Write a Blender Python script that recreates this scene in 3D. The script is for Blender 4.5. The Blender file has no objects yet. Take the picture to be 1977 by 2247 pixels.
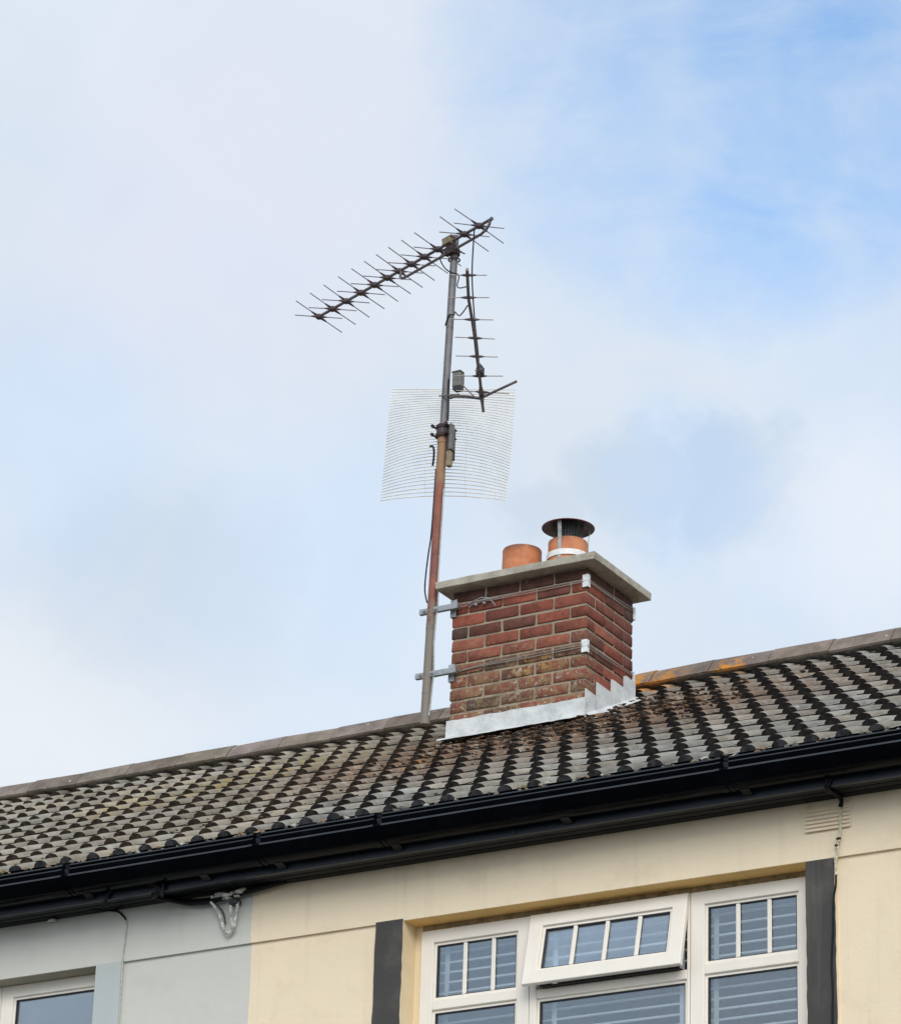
import bpy, bmesh, math, random
import numpy as np
from mathutils import Vector, Matrix
from math import radians as R, sin, cos, pi, tan
random.seed(7)
SC = bpy.context.scene
COL = SC.collection

# ------------------------------------------------------------------ camera
cam = bpy.data.cameras.new('camera')
cam.sensor_fit = 'VERTICAL'; cam.sensor_height = 24.0
cam.lens = 24.0 * 8058 / 2247
cam.clip_start = 0.1; cam.clip_end = 5000
co = bpy.data.objects.new('camera', cam); COL.objects.link(co)
yaw, pitch, roll = R(31.1), R(23.68), R(1.93)
f = Vector((-sin(yaw)*cos(pitch), cos(yaw)*cos(pitch), sin(pitch)))
r0 = Vector((cos(yaw), sin(yaw), 0)); u0 = r0.cross(f)
r = r0*cos(roll) + u0*sin(roll); u = -r0*sin(roll) + u0*cos(roll)
co.matrix_world = Matrix(((r.x, u.x, -f.x, 0), (r.y, u.y, -f.y, 0), (r.z, u.z, -f.z, 1.6), (0, 0, 0, 1)))
SC.camera = co

# ------------------------------------------------------------------ node helpers
class NT:
    def __init__(s, tree): s.t = tree; s.n = tree.nodes; s.l = tree.links
    def node(s, typ, **kw):
        n = s.n.new(typ)
        for k, v in kw.items(): setattr(n, k, v)
        return n
    def put(s, sock, v):
        if v is None: return
        if hasattr(v, 'is_output') or isinstance(v, bpy.types.NodeSocket): s.l.new(v, sock)
        else:
            if isinstance(v, (tuple, list)) and len(v) == 3 and sock.type == 'RGBA': v = (*v, 1)
            sock.default_value = v
    def math(s, op, a, b=None, c=None, clamp=False):
        n = s.node('ShaderNodeMath', operation=op, use_clamp=clamp)
        s.put(n.inputs[0], a); s.put(n.inputs[1], b); s.put(n.inputs[2], c); return n.outputs[0]
    def vmath(s, op, a, b=None, c=None):
        n = s.node('ShaderNodeVectorMath', operation=op)
        s.put(n.inputs[0], a); s.put(n.inputs[1], b)
        if c is not None: s.put(n.inputs[3 if op == 'SCALE' else 2], c)
        return n.outputs['Value'] if op in ('DOT_PRODUCT', 'LENGTH', 'DISTANCE') else n.outputs[0]
    def scale(s, a, k):
        n = s.node('ShaderNodeVectorMath', operation='SCALE'); s.put(n.inputs[0], a); s.put(n.inputs[3], k); return n.outputs[0]
    def noise(s, vec, scale, detail=3, rough=.55, dist=0., out='Fac'):
        n = s.node('ShaderNodeTexNoise'); s.put(n.inputs['Vector'], vec)
        n.inputs['Scale'].default_value = scale; n.inputs['Detail'].default_value = detail
        n.inputs['Roughness'].default_value = rough; n.inputs['Distortion'].default_value = dist
        return n.outputs[out]
    def step(s, v, a, b, smooth=True):
        n = s.node('ShaderNodeMapRange'); n.interpolation_type = 'SMOOTHSTEP' if smooth else 'LINEAR'
        s.put(n.inputs['Value'], v); n.inputs['From Min'].default_value = a; n.inputs['From Max'].default_value = b
        n.inputs['To Min'].default_value = 0; n.inputs['To Max'].default_value = 1; return n.outputs[0]
    def maprange(s, v, a, b, c, d):
        n = s.node('ShaderNodeMapRange'); s.put(n.inputs['Value'], v)
        for k, x in zip(('From Min', 'From Max', 'To Min', 'To Max'), (a, b, c, d)): n.inputs[k].default_value = x
        return n.outputs[0]
    def mix(s, fac, a, b, blend='MIX'):
        n = s.node('ShaderNodeMix', data_type='RGBA', blend_type=blend)
        s.put(n.inputs[0], fac); s.put(n.inputs[6], a); s.put(n.inputs[7], b); return n.outputs[2]
    def sep(s, v):
        n = s.node('ShaderNodeSeparateXYZ'); s.put(n.inputs[0], v); return n.outputs

# ------------------------------------------------------------------ world: Nishita sky behind layered cloud
SUN_DIR = Vector((0.48, -0.72, 0.52)).normalized()
w = bpy.data.worlds.new('World'); SC.world = w; w.use_nodes = True
N = NT(w.node_tree); N.n.clear()
out = N.node('ShaderNodeOutputWorld'); bg = N.node('ShaderNodeBackground')
sky = N.node('ShaderNodeTexSky', sky_type='NISHITA'); sky.sun_disc = False
sky.sun_elevation = math.asin(SUN_DIR.z); sky.sun_rotation = math.atan2(SUN_DIR.x, SUN_DIR.y)
sky.air_density = 1.0; sky.dust_density = 0.6; sky.ozone_density = 1.0
tc = N.node('ShaderNodeTexCoord'); D = tc.outputs['Generated']
nz = N.noise(D, 10, 7, .60, 0., 'Color')
off = N.vmath('SUBTRACT', nz, (.5, .5, .5))
Dw = N.vmath('NORMALIZE', N.vmath('ADD', D, N.scale(off, .105)))
def blob(d, inner, outer):
    d = Vector(d).normalized()
    dist = N.math('ARCCOSINE', N.math('MINIMUM', N.vmath('DOT_PRODUCT', Dw, tuple(d)), 1.0))
    return N.step(dist, R(outer), R(inner))
# gap in the cloud where blue shows (upper right of the roof) and thin veils
blue = blob((-.362, .779, .511), 1.2, 5.0)
blue = N.math('MAXIMUM', blue, N.math('MULTIPLY', blob((-.335, .775, .535), 1.5, 6.0), .78))
blue = N.math('MAXIMUM', blue, N.math('MULTIPLY', blob((-.335, .795, .503), 1.0, 3.6), .62))
wisp = N.noise(N.vmath('MULTIPLY', D, (1., 1., 2.3)), 13, 7, .62, .5)
blue = N.math('MAXIMUM', blue, N.math('MULTIPLY', blob((-.400, .765, .512), 1.4, 4.6), .72))
blue = N.math('MULTIPLY', blue, N.math('MINIMUM', N.maprange(wisp, .34, .72, 1.10, .45), 1.0))
thin = N.math('MULTIPLY', N.step(N.noise(D, 7, 4, .5), .42, .66), .22)
thin = N.math('MAXIMUM', thin, N.math('MULTIPLY', blob((-.553, .718, .418), .5, 3.5), .22))
thin = N.math('MAXIMUM', thin, N.math('MULTIPLY', blob((-.497, .778, .385), .5, 4.2), .20))
thin = N.math('MAXIMUM', thin, N.math('MULTIPLY', blob((-.412, .810, .417), .6, 1.9), .26))
gap = N.math('MINIMUM', N.math('MAXIMUM', N.math('MULTIPLY', blue, .98), thin), 1.0)
# clouds: bright bodies with greyer undersides
sh = N.step(N.noise(D, 11, 6, .58, .5), .36, .66)
sh = N.math('MAXIMUM', N.math('MULTIPLY', sh, .30), N.math('MULTIPLY', blob((-.552, .747, .371), .8, 3.4), .75))
for d_, a_, b_, k_ in (((-.404, .814, .416), .7, 1.5, .95), ((-.428, .803, .418), .5, 1.4, .8), ((-.392, .825, .406), .3, 1.2, .7), ((-.446, .797, .409), .4, 1.1, .7)):
    sh = N.math('MAXIMUM', sh, N.math('MULTIPLY', blob(d_, a_, b_), k_))
cl = N.mix(sh, (7.55, 8.30, 9.15), (6.0, 6.95, 8.1))
br = N.math('MAXIMUM', blob((-.575, .743, .335), .6, 3.6), blob((-.378, .838, .400), .6, 2.6))
cl = N.mix(N.math('MULTIPLY', br, .8), cl, (8.55, 8.90, 9.45))
lav = blob((-.501, .72, .483), 1, 5)
cl = N.mix(N.math('MULTIPLY', lav, .8), cl, (7.60, 7.95, 9.1))
# cloud towards the sun is brighter
sd = N.vmath('DOT_PRODUCT', D, tuple(SUN_DIR))
glow = N.math('POWER', N.math('MAXIMUM', N.math('MULTIPLY_ADD', sd, .5, .5), 0), 6)
cl = N.scale(cl, N.math('MULTIPLY_ADD', glow, 1.1, 1.0))
skyc = N.mix(1.0, N.scale(sky.outputs[0], 2.50), (.96, 1.03, 1.03), 'MULTIPLY')
final = N.mix(gap, cl, skyc)
N.put(bg.inputs[0], final); bg.inputs[1].default_value = 0.1
N.l.new(bg.outputs[0], out.inputs[0])

# ------------------------------------------------------------------ sun (veiled by cloud)
sl = bpy.data.lights.new('sun', 'SUN'); sl.energy = 1.5; sl.angle = R(28); sl.color = (1.0, .95, .87)
so = bpy.data.objects.new('sun', sl); COL.objects.link(so)
so.rotation_euler = SUN_DIR.to_track_quat('Z', 'Y').to_euler()

SC.view_settings.view_transform = 'Standard'; SC.view_settings.look = 'None'
SC.view_settings.exposure = 0.0; SC.view_settings.gamma = 1.0
SC.cycles.max_bounces = 8; SC.cycles.transparent_max_bounces = 16

# ------------------------------------------------------------------ stack placement
# the stack and what is strapped to it were drawn with 77.7 mm courses; they stand on the
# front slope with 75 mm courses, so their drawing is set down at this size on this spot
ST_K, ST_A, ST_B = .965, Vector((-9.174, 16.721, 9.652)), Vector((-8.853, 16.136, 9.370))
STACK = False
def ST(p):
    return tuple(ST_B+(Vector(p)-ST_A)*ST_K) if STACK else tuple(p)
sx_ = lambda x: ST_B.x+(x-ST_A.x)*ST_K
sy_ = lambda y: ST_B.y+(y-ST_A.y)*ST_K
sz_ = lambda z: ST_B.z+(z-ST_A.z)*ST_K

# ------------------------------------------------------------------ mesh builder
class MB:
    def __init__(s): s.v = []; s.f = []; s.m = []; s.c = []
    def add(s, vs, fs, mi=0, tint=(1, 1, 1)):
        o = len(s.v); s.v += [tuple(v) for v in vs]
        for q in fs: s.f.append([o+i for i in q]); s.m.append(mi); s.c.append(tint)
    def box(s, x0, x1, y0, y1, z0, z1, mi=0, tint=(1, 1, 1)):
        v = [(x, y, z) for z in (z0, z1) for y in (y0, y1) for x in (x0, x1)]
        s.add(v, [(0, 2, 3, 1), (4, 5, 7, 6), (0, 1, 5, 4), (2, 6, 7, 3), (0, 4, 6, 2), (1, 3, 7, 5)], mi, tint)
    def cbox(s, x0, x1, y0, y1, z0, z1, c, mi=0, tint=(1, 1, 1), jit=0.):
        """box with chamfered edges"""
        X = (x0, x1); Y = (y0, y1); Z = (z0, z1); vs = []; idx = {}
        for i in (0, 1):
            for j in (0, 1):
                for k in (0, 1):
                    p = (X[i], Y[j], Z[k]); d = (1-2*i, 1-2*j, 1-2*k)
                    for a in range(3):
                        q = [p[b]+(d[b]*c if b != a else 0)+random.uniform(-jit, jit) for b in range(3)]
                        idx[i, j, k, a] = len(vs); vs.append(q)
        F = []
        for i in (0, 1): F.append([idx[i, j, k, 0] for j, k in ((0, 0), (1, 0), (1, 1), (0, 1))][::(1 if i else -1)])
        for j in (0, 1): F.append([idx[i, j, k, 1] for i, k in ((0, 0), (1, 0), (1, 1), (0, 1))][::(-1 if j else 1)])
        for k in (0, 1): F.append([idx[i, j, k, 2] for i, j in ((0, 0), (1, 0), (1, 1), (0, 1))][::(1 if k else -1)])
        for a in range(3):
            b, e = [t for t in range(3) if t != a]
            for p in (0, 1):
                for q in (0, 1):
                    def id_(t, ax):
                        ijk = [0, 0, 0]; ijk[a] = t; ijk[b] = p; ijk[e] = q; return idx[(*ijk, ax)]
                    F.append([id_(0, b), id_(1, b), id_(1, e), id_(0, e)])
        for i in (0, 1):
            for j in (0, 1):
                for k in (0, 1): F.append([idx[i, j, k, a] for a in range(3)])
        s.add(vs, F, mi, tint)
    def tube(s, pts, rad, n=8, mi=0, caps=True):
        pts = [Vector(p) for p in pts]; rs = rad if isinstance(rad, (list, tuple)) else [rad]*len(pts)
        vs = []; fs = []; prev = None
        for i, p in enumerate(pts):
            t = (pts[min(i+1, len(pts)-1)]-pts[max(i-1, 0)]).normalized()
            a = prev if prev is not None else (Vector((0, 0, 1)) if abs(t.z) < .9 else Vector((1, 0, 0)))
            a = (a-t*a.dot(t)).normalized(); b = t.cross(a); prev = a
            for k in range(n):
                th = 2*pi*k/n; vs.append(p+(a*cos(th)+b*sin(th))*rs[i])
        for i in range(len(pts)-1):
            for k in range(n):
                fs.append((i*n+k, i*n+(k+1) % n, (i+1)*n+(k+1) % n, (i+1)*n+k))
        if caps:
            fs.append(tuple(range(n))[::-1]); fs.append(tuple((len(pts)-1)*n+k for k in range(n)))
        s.add(vs, fs, mi)
    def prism(s, prof, x0, x1, mi=0):
        """closed (y,z) outline pushed along x"""
        n = len(prof); vs = [(x0, y, z) for y, z in prof]+[(x1, y, z) for y, z in prof]
        fs = [(i, (i+1) % n, n+(i+1) % n, n+i) for i in range(n)]
        fs += [tuple(range(n))[::-1], tuple(range(n, 2*n))]
        s.add(vs, fs, mi)
    def lathe(s, cx, cy, prof, n=40, mi=0):
        vs = []; m = len(prof)
        for k in range(n):
            th = 2*pi*k/n
            vs += [(cx+q*cos(th), cy+q*sin(th), z) for q, z in prof]
        fs = [(k*m+i, ((k+1) % n)*m+i, ((k+1) % n)*m+i+1, k*m+i+1) for k in range(n) for i in range(m-1)]
        s.add(vs, fs, mi)
    def lump(s, c, rad, mi=0, squash=.6, tint=(1, 1, 1)):
        t = (1+5**.5)/2
        V = [(-1, t, 0), (1, t, 0), (-1, -t, 0), (1, -t, 0), (0, -1, t), (0, 1, t), (0, -1, -t), (0, 1, -t), (t, 0, -1), (t, 0, 1), (-t, 0, -1), (-t, 0, 1)]
        F = [(0, 11, 5), (0, 5, 1), (0, 1, 7), (0, 7, 10), (0, 10, 11), (1, 5, 9), (5, 11, 4), (11, 10, 2), (10, 7, 6), (7, 1, 8), (3, 9, 4), (3, 4, 2), (3, 2, 6), (3, 6, 8), (3, 8, 9), (4, 9, 5), (2, 4, 11), (6, 2, 10), (8, 6, 7), (9, 8, 1)]
        k = rad/1.9; a = random.uniform(0, 6.3)
        vs = []
        for x, y, z in V:
            j = random.uniform(.65, 1.3); x, y = x*cos(a)-y*sin(a), x*sin(a)+y*cos(a)
            vs.append((c[0]+x*k*j*1.2, c[1]+y*k*j, c[2]+z*k*j*squash))
        s.add(vs, F, mi, tint)
    def build(s, name, mats, parent=None, origin=None, smooth=35):
        me = bpy.data.meshes.new(name)
        if origin is None:
            q = parent
            while q is not None and q.parent is not None: q = q.parent
            origin = tuple(q.location) if q is not None else (0, 0, 0)
        else: origin = ST(origin)
        vv = [ST(v) for v in s.v] if STACK else s.v
        me.from_pydata([(v[0]-origin[0], v[1]-origin[1], v[2]-origin[2]) for v in vv], [], s.f)
        for m in (mats if isinstance(mats, (list, tuple)) else [mats]): me.materials.append(m)
        me.polygons.foreach_set('material_index', s.m)
        a = me.color_attributes.new('tint', 'FLOAT_COLOR', 'CORNER')
        cs = []
        for q, c in zip(s.f, s.c): cs += [*c, 1.0]*len(q)
        a.data.foreach_set('color', cs)
        bm = bmesh.new(); bm.from_mesh(me); bmesh.ops.recalc_face_normals(bm, faces=bm.faces); bm.to_mesh(me); bm.free()
        if smooth:
            me.polygons.foreach_set('use_smooth', [True]*len(me.polygons)); me.set_sharp_from_angle(angle=R(smooth))
        me.update()
        o = bpy.data.objects.new(name, me); COL.objects.link(o)
        if parent is not None: o.parent = parent
        else: o.location = origin
        return o
def tag(o, label=None, cat=None, group=None, kind=None):
    if label: o['label'] = label
    if cat: o['category'] = cat
    if group: o['group'] = group
    if kind: o['kind'] = kind
    return o
def thing(name, loc, label, cat, group=None):
    o = bpy.data.objects.new(name, None); o.empty_display_size = .1; COL.objects.link(o); o.location = ST(loc)
    return tag(o, label, cat, group)

# ------------------------------------------------------------------ materials
def material(name, fn):
    m = bpy.data.materials.new(name); m.use_nodes = True
    t = NT(m.node_tree); t.n.clear()
    o = t.node('ShaderNodeOutputMaterial'); p = t.node('ShaderNodeBsdfPrincipled'); t.l.new(p.outputs[0], o.inputs[0])
    t.pos = t.node('ShaderNodeNewGeometry').outputs['Position']; t.out = o
    fn(t, p); return m
def bump(t, p, h, strength, dist=.01):
    b = t.node('ShaderNodeBump'); b.inputs['Strength'].default_value = strength; b.inputs['Distance'].default_value = dist
    t.put(b.inputs['Height'], h); t.l.new(b.outputs[0], p.inputs['Normal'])
def simple(name, col, rough=.5, metal=0., var=.12, sc=40., bs=0., spec=None):
    def fn(t, p):
        n = t.noise(t.pos, sc, 4, .6)
        c = t.mix(t.step(n, .3, .7), tuple(x*(1-var) for x in col), tuple(min(1, x*(1+var)) for x in col))
        t.put(p.inputs['Base Color'], c); p.inputs['Metallic'].default_value = metal
        t.put(p.inputs['Roughness'], t.maprange(n, .3, .7, max(0, rough-.08), min(1, rough+.08)))
        if spec is not None: p.inputs['Specular IOR Level'].default_value = spec
        if bs: bump(t, p, n, bs, .004)
    return material(name, fn)
def render_wall(name, col, stain):
    def fn(t, p):
        big = t.noise(t.pos, 1.1, 4, .55); mid = t.noise(t.pos, 6, 4, .6); fine = t.noise(t.pos, 160, 3, .6)
        c = t.mix(t.math('MULTIPLY', t.step(big, .4, .68), .55), col, tuple(a*.93 for a in col))
        c = t.mix(t.math('MULTIPLY', t.step(mid, .50, .72), .26), c, stain)
        x, y, z = t.sep(t.pos)
        n = t.node('ShaderNodeCombineXYZ'); t.put(n.inputs[0], t.math('MULTIPLY', x, 14.)); t.put(n.inputs[2], t.math('MULTIPLY', z, .9)); t.put(n.inputs[1], y)
        streak = t.noise(n.outputs[0], 1.0, 4, .6)
        c = t.mix(t.math('MULTIPLY', t.step(streak, .52, .74), .26), c, stain)
        t.put(p.inputs['Base Color'], c); p.inputs['Roughness'].default_value = .82; p.inputs['Specular IOR Level'].default_value = .3
        h = t.math('ADD', t.math('MULTIPLY', fine, .5), t.math('MULTIPLY', mid, 1.5))
        bump(t, p, h, .55, .004)
    return material(name, fn)
M = {}
M['cream'] = render_wall('cream_render_paint', (.83, .695, .505), (.60, .49, .34))
M['grey'] = render_wall('grey_render_paint', (.59, .58, .525), (.47, .46, .41))
M['reveal'] = render_wall('cream_reveal_shade_bounce', (.88, .57, .22), (.64, .39, .12))  # reveal head: cream paint with its shade and warm bounce mixed into the colour
M['reveal_side'] = render_wall('cream_reveal_side_bounce', (.80, .65, .43), (.60, .46, .26))  # jamb copy of the cream, warm bounced light mixed in
M['reveal_grey'] = render_wall('grey_reveal_paint', (.40, .36, .28), (.25, .22, .16))
M['pale_strip'] = render_wall('pale_blue_surround_paint', (.47, .505, .49), (.40, .43, .42))
M['dark_strip'] = render_wall('charcoal_surround_paint', (.062, .058, .055), (.17, .16, .145))
M['upvc'] = simple('white_window_plastic', (.84, .775, .685), .35, 0, .03, 6)
M['gasket'] = simple('dark_gasket', (.03, .028, .03), .6)
M['packing'] = simple('shaded_gap_mortar', (.26, .19, .10), .9, 0, .35, 25)  # strip above the frame: mortar and the gap's shade in one brown
def gutter_fn(base, r1, r2, sp):
    def fn(t, p):
        n = t.noise(t.pos, 5, 5, .65); d = t.noise(t.pos, 70, 3, .6)
        c = t.mix(t.math('MULTIPLY', t.step(n, .5, .75), .5), base, tuple(x*2.2+.002 for x in base))
        t.put(p.inputs['Base Color'], c); t.put(p.inputs['Roughness'], t.maprange(t.math('ADD', t.math('MULTIPLY', n, .7), t.math('MULTIPLY', d, .3)), .3, .7, r1, r2)); p.inputs['Specular IOR Level'].default_value = sp
    return fn
M['gutter'] = material('black_gutter_plastic', gutter_fn((.0014, .0018, .0030), .14, .28, .05))
M['gutter_edge'] = material('gutter_bead_highlight', gutter_fn((.016, .021, .026), .14, .3, .55))  # lighter, glossier copy on bead faces, painting the lines of reflected sky
M['soffit'] = material('black_soffit_board', gutter_fn((.0030, .0036, .006), .3, .5, .14))
M['fascia'] = material('navy_black_fascia_board', gutter_fn((.0080, .0115, .0190), .22, .40, .34))
M['cable'] = simple('black_cable_sheath', (.006, .006, .008), .5, spec=.15)
M['paint_cable'] = simple('painted_over_cable', (.56, .52, .40), .7, 0, .35, 60, .4)
M['greypaint_cable'] = simple('grey_painted_cable', (.42, .44, .41), .7, 0, .2, 60)
M['white_fit'] = simple('grubby_white_fitting', (.50, .50, .46), .7, 0, .45, 45, .5)
M['lead'] = None
def lead(t, p):
    n = t.noise(t.pos, 9, 5, .6); s2 = t.noise(t.pos, 60, 3, .5)
    c = t.mix(t.step(n, .35, .7), (.62, .625, .61), (.44, .455, .45))
    c = t.mix(t.math('MULTIPLY', t.step(s2, .6, .72), .4), c, (.30, .29, .28))
    t.put(p.inputs['Base Color'], c); p.inputs['Roughness'].default_value = .6; p.inputs['Metallic'].default_value = .0
    bump(t, p, n, .6, .02)
M['lead'] = material('weathered_lead', lead)
def brick(t, p):
    at = t.node('ShaderNodeAttribute', attribute_name='tint').outputs['Color']
    big = t.noise(t.pos, 14, 5, .65); fine = t.noise(t.pos, 90, 5, .7); pit = t.noise(t.pos, 38, 5, .7, .6)
    c = t.mix(t.step(big, .35, .7), at, t.scale(at, .62))
    c = t.mix(t.math('MULTIPLY', t.step(fine, .5, .72), .45), c, (.10, .055, .04))
    c = t.mix(t.math('MULTIPLY', t.step(pit, .60, .70), .35), c, (.36, .25, .19))
    x, y, z = t.sep(t.pos)
    low = t.step(z, sz_(9.40), sz_(9.02)); fr = t.step(y, sy_(16.9), sy_(16.74))
    lm = t.math('MULTIPLY', low, fr)
    l1 = t.noise(t.pos, 26, 6, .72, .4)
    c = t.mix(t.math('MULTIPLY', t.math('MULTIPLY', lm, t.step(l1, .45, .58)), .78), c, (.235, .165, .085))
    c = t.mix(t.math('MULTIPLY', t.math('MULTIPLY', lm, t.step(l1, .50, .38)), .5), c, (.13, .085, .06))
    l2 = t.noise(t.vmath('ADD', t.pos, (7.3, 2.1, 4.4)), 48, 6, .72, .3)
    c = t.mix(t.math('MULTIPLY', lm, t.step(l2, .565, .635)), c, (.42, .385, .33))
    dy = t.vmath('DISTANCE', t.pos, (sx_(-9.45), sy_(16.72), sz_(9.125))); dy2 = t.vmath('DISTANCE', t.pos, (sx_(-9.58), sy_(16.72), sz_(9.105)))
    om = t.math('MULTIPLY', t.step(t.math('MINIMUM', dy, dy2), .10, .02), t.step(l1, .46, .55))
    c = t.mix(t.math('MULTIPLY', om, .7), c, (.40, .235, .075))
    t.put(p.inputs['Base Color'], c); p.inputs['Roughness'].default_value = .9; p.inputs['Specular IOR Level'].default_value = .2
    bump(t, p, t.math('ADD', t.math('MULTIPLY', pit, .8), t.math('MULTIPLY', fine, .4)), .9, .008)
M['brick'] = material('red_brick', brick)
def mortar(t, p):
    n = t.noise(t.pos, 70, 4, .6); b = t.noise(t.pos, 6, 4, .6)
    c = t.mix(t.step(n, .3, .7), (.27, .22, .155), (.39, .325, .24))
    c = t.mix(t.math('MULTIPLY', t.step(b, .45, .65), .55), c, (.15, .12, .085))
    t.put(p.inputs['Base Color'], c); p.inputs['Roughness'].default_value = .95; bump(t, p, n, .6, .004)
M['mortar'] = material('lime_mortar', mortar)
def concrete(t, p):
    n = t.noise(t.pos, 12, 6, .68); g = t.noise(t.pos, 130, 3, .6); l = t.noise(t.pos, 34, 6, .7, .5)
    c = t.mix(t.step(n, .32, .7), (.46, .42, .345), (.29, .26, .21))
    c = t.mix(t.math('MULTIPLY', t.step(l, .58, .68), .6), c, (.42, .40, .33))
    c = t.mix(t.math('MULTIPLY', t.step(g, .55, .7), .35), c, (.17, .15, .12))
    y = t.noise(t.vmath('ADD', t.pos, (3, 9, 1)), 17, 5, .7)
    c = t.mix(t.math('MULTIPLY', t.step(y, .60, .70), .5), c, (.27, .20, .07))
    t.put(p.inputs['Base Color'], c); p.inputs['Roughness'].default_value = .92; bump(t, p, t.math('ADD', n, g), .6, .004)
M['concrete'] = material('weathered_concrete', concrete)
def terracotta(t, p):
    n = t.noise(t.pos, 9, 5, .6); g = t.noise(t.pos, 60, 4, .6)
    c = t.mix(t.step(n, .3, .72), (.60, .225, .095), (.42, .13, .055))
    c = t.mix(t.math('MULTIPLY', t.step(g, .58, .7), .35), c, (.58, .36, .24))
    x, y, z = t.sep(t.pos)
    c = t.mix(t.math('MULTIPLY', t.step(z, sz_(9.915), sz_(9.962)), t.math('MULTIPLY_ADD', t.step(n, .35, .6), .55, .3)), c, (.16, .06, .035))
    t.put(p.inputs['Base Color'], c); p.inputs['Roughness'].default_value = .7; bump(t, p, g, .25, .003)
M['terracotta'] = material('terracotta_clay', terracotta)
M['cowl'] = simple('tarnished_cowl_steel', (.16, .12, .12), .42, .75, .4, 16)
M['cowl_mesh'] = simple('sooty_wire_mesh', (.07, .07, .072), .6, .4)
M['cowl_strap'] = simple('galvanised_strap', (.34, .34, .33), .5, .5, .3)
M['cowl_band'] = simple('pale_clamp_band', (.75, .74, .72), .5, 0, .1)
M['cowl_paint'] = simple('faded_red_cowl_top', (.30, .09, .085), .5, .2, .3)
def tilefn(base, lo):
    def fn(t, p):
        at = t.node('ShaderNodeAttribute', attribute_name='tint').outputs['Color']
        n = t.noise(t.pos, 7, 5, .62); g = t.noise(t.pos, 75, 4, .65); st = t.noise(t.pos, 2.0, 3, .5)
        c = t.mix(t.step(n, .32, .72), base, lo)
        c = t.mix(1.0, c, at, 'MULTIPLY')
        c = t.mix(t.math('MULTIPLY', t.step(g, .54, .70), .4), c, tuple(x*.5 for x in lo))
        c = t.mix(t.math('MULTIPLY', t.step(st, .50, .70), .40), c, tuple(x*.72 for x in lo))
        bl = t.noise(t.vmath('ADD', t.pos, (2.2, 6.1, 3)), 24, 6, .74, .5)
        c = t.mix(t.math('MULTIPLY', t.step(bl, .56, .66), .45), c, (.10, .078, .055))
        c = t.mix(t.math('MULTIPLY', t.step(bl, .43, .34), .35), c, (.40, .37, .31))
        # yellow lichen on the left part of the slope, rust moss under the stack, orange at the ridge
        l = t.noise(t.vmath('ADD', t.pos, (1.7, 4.2, 8)), 17, 6, .72, .4)
        d1 = t.vmath('DISTANCE', t.pos, (-11.2, 15.9, 8.3)); d1b = t.vmath('DISTANCE', t.pos, (-10.9, 16.2, 8.45))
        m1 = t.math('MULTIPLY', t.step(t.math('MINIMUM', d1, d1b), 1.0, .2), t.step(l, .47, .60))
        c = t.mix(t.math('MULTIPLY', m1, .8), c, (.30, .215, .06))
        x, y, z = t.sep(t.pos)
        k = t.node('ShaderNodeCombineXYZ'); t.put(k.inputs[0], t.math('MULTIPLY', t.math('ADD', x, 8.78), .72)); t.put(k.inputs[1], t.math('MULTIPLY', t.math('ADD', y, -15.75), 1.0))
        d2 = t.vmath('LENGTH', k.outputs[0])
        m2 = t.math('MULTIPLY', t.step(d2, 1.8, .35), t.step(l, .36, .50))
        c = t.mix(t.math('MULTIPLY', m2, .95), c, (.135, .074, .042))
        m2b = t.math('MULTIPLY', t.step(d2, 1.5, .3), t.step(t.noise(t.vmath('ADD', t.pos, (5, 5, 1)), 21, 5, .7), .56, .64))
        c = t.mix(t.math('MULTIPLY', m2b, .8), c, (.33, .21, .11))
        d3 = t.vmath('DISTANCE', t.pos, (-9.08, 17.15, 9.12))
        m3 = t.math('MULTIPLY', t.math('MULTIPLY', t.step(d3, .36, .06), t.step(l, .42, .55)), .92)
        c = t.mix(m3, c, (.62, .25, .02))
        d4 = t.math('MINIMUM', t.vmath('DISTANCE', t.pos, (-8.55, 17.22, 9.15)), t.math('MINIMUM', t.vmath('DISTANCE', t.pos, (-8.83, 16.05, 8.46)), t.vmath('DISTANCE', t.pos, (-9.35, 15.2, 8.02))))
        c = t.mix(t.math('MULTIPLY', t.step(d4, .16, .04), t.step(l, .46, .58)), c, (.55, .22, .03))
        v = t.node('ShaderNodeTexVoronoi'); t.put(v.inputs['Vector'], t.pos); v.inputs['Scale'].default_value = 7.5
        dist = t.noise(t.pos, 40, 2, .5)
        spot = t.math('MULTIPLY', t.step(t.math('ADD', v.outputs['Distance'], t.math('MULTIPLY', dist, .10)), .125, .095), t.step(t.sep(v.outputs['Color'])[0], .62, .70))
        c = t.mix(t.math('MULTIPLY', spot, .8), c, (.56, .55, .51))
        t.put(p.inputs['Base Color'], c); p.inputs['Roughness'].default_value = .92; p.inputs['Specular IOR Level'].default_value = .25
        bump(t, p, t.math('ADD', t.math('MULTIPLY', n, .6), g), .5, .004)
    return fn
M['tile_grey'] = material('beige_grey_concrete_tile', tilefn((.330, .298, .240), (.220, .192, .150)))
M['tile_cream'] = material('mid_grey_concrete_tile', tilefn((.300, .280, .242), (.195, .176, .146)))
M['nose_grey'] = simple('dark_brown_tile_nose', (.040, .029, .022), .95, 0, .5, 30, .6, .15)  # dark brown roll ends of the grey house tiles
M['nose_cream'] = simple('near_black_tile_nose', (.023, .020, .019), .95, 0, .5, 30, .6, .15)  # near-black roll ends of the cream house tiles
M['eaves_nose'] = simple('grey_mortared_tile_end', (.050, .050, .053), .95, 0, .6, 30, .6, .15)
M['ridge'] = material('brown_ridge_tile', tilefn((.235, .195, .165), (.135, .112, .095)))
M['bedding'] = simple('bedding_mortar', (.25, .24, .22), .95, 0, .4, 40, .6)
M['underlay'] = simple('roof_underlay', (.02, .02, .02), .95)
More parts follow.
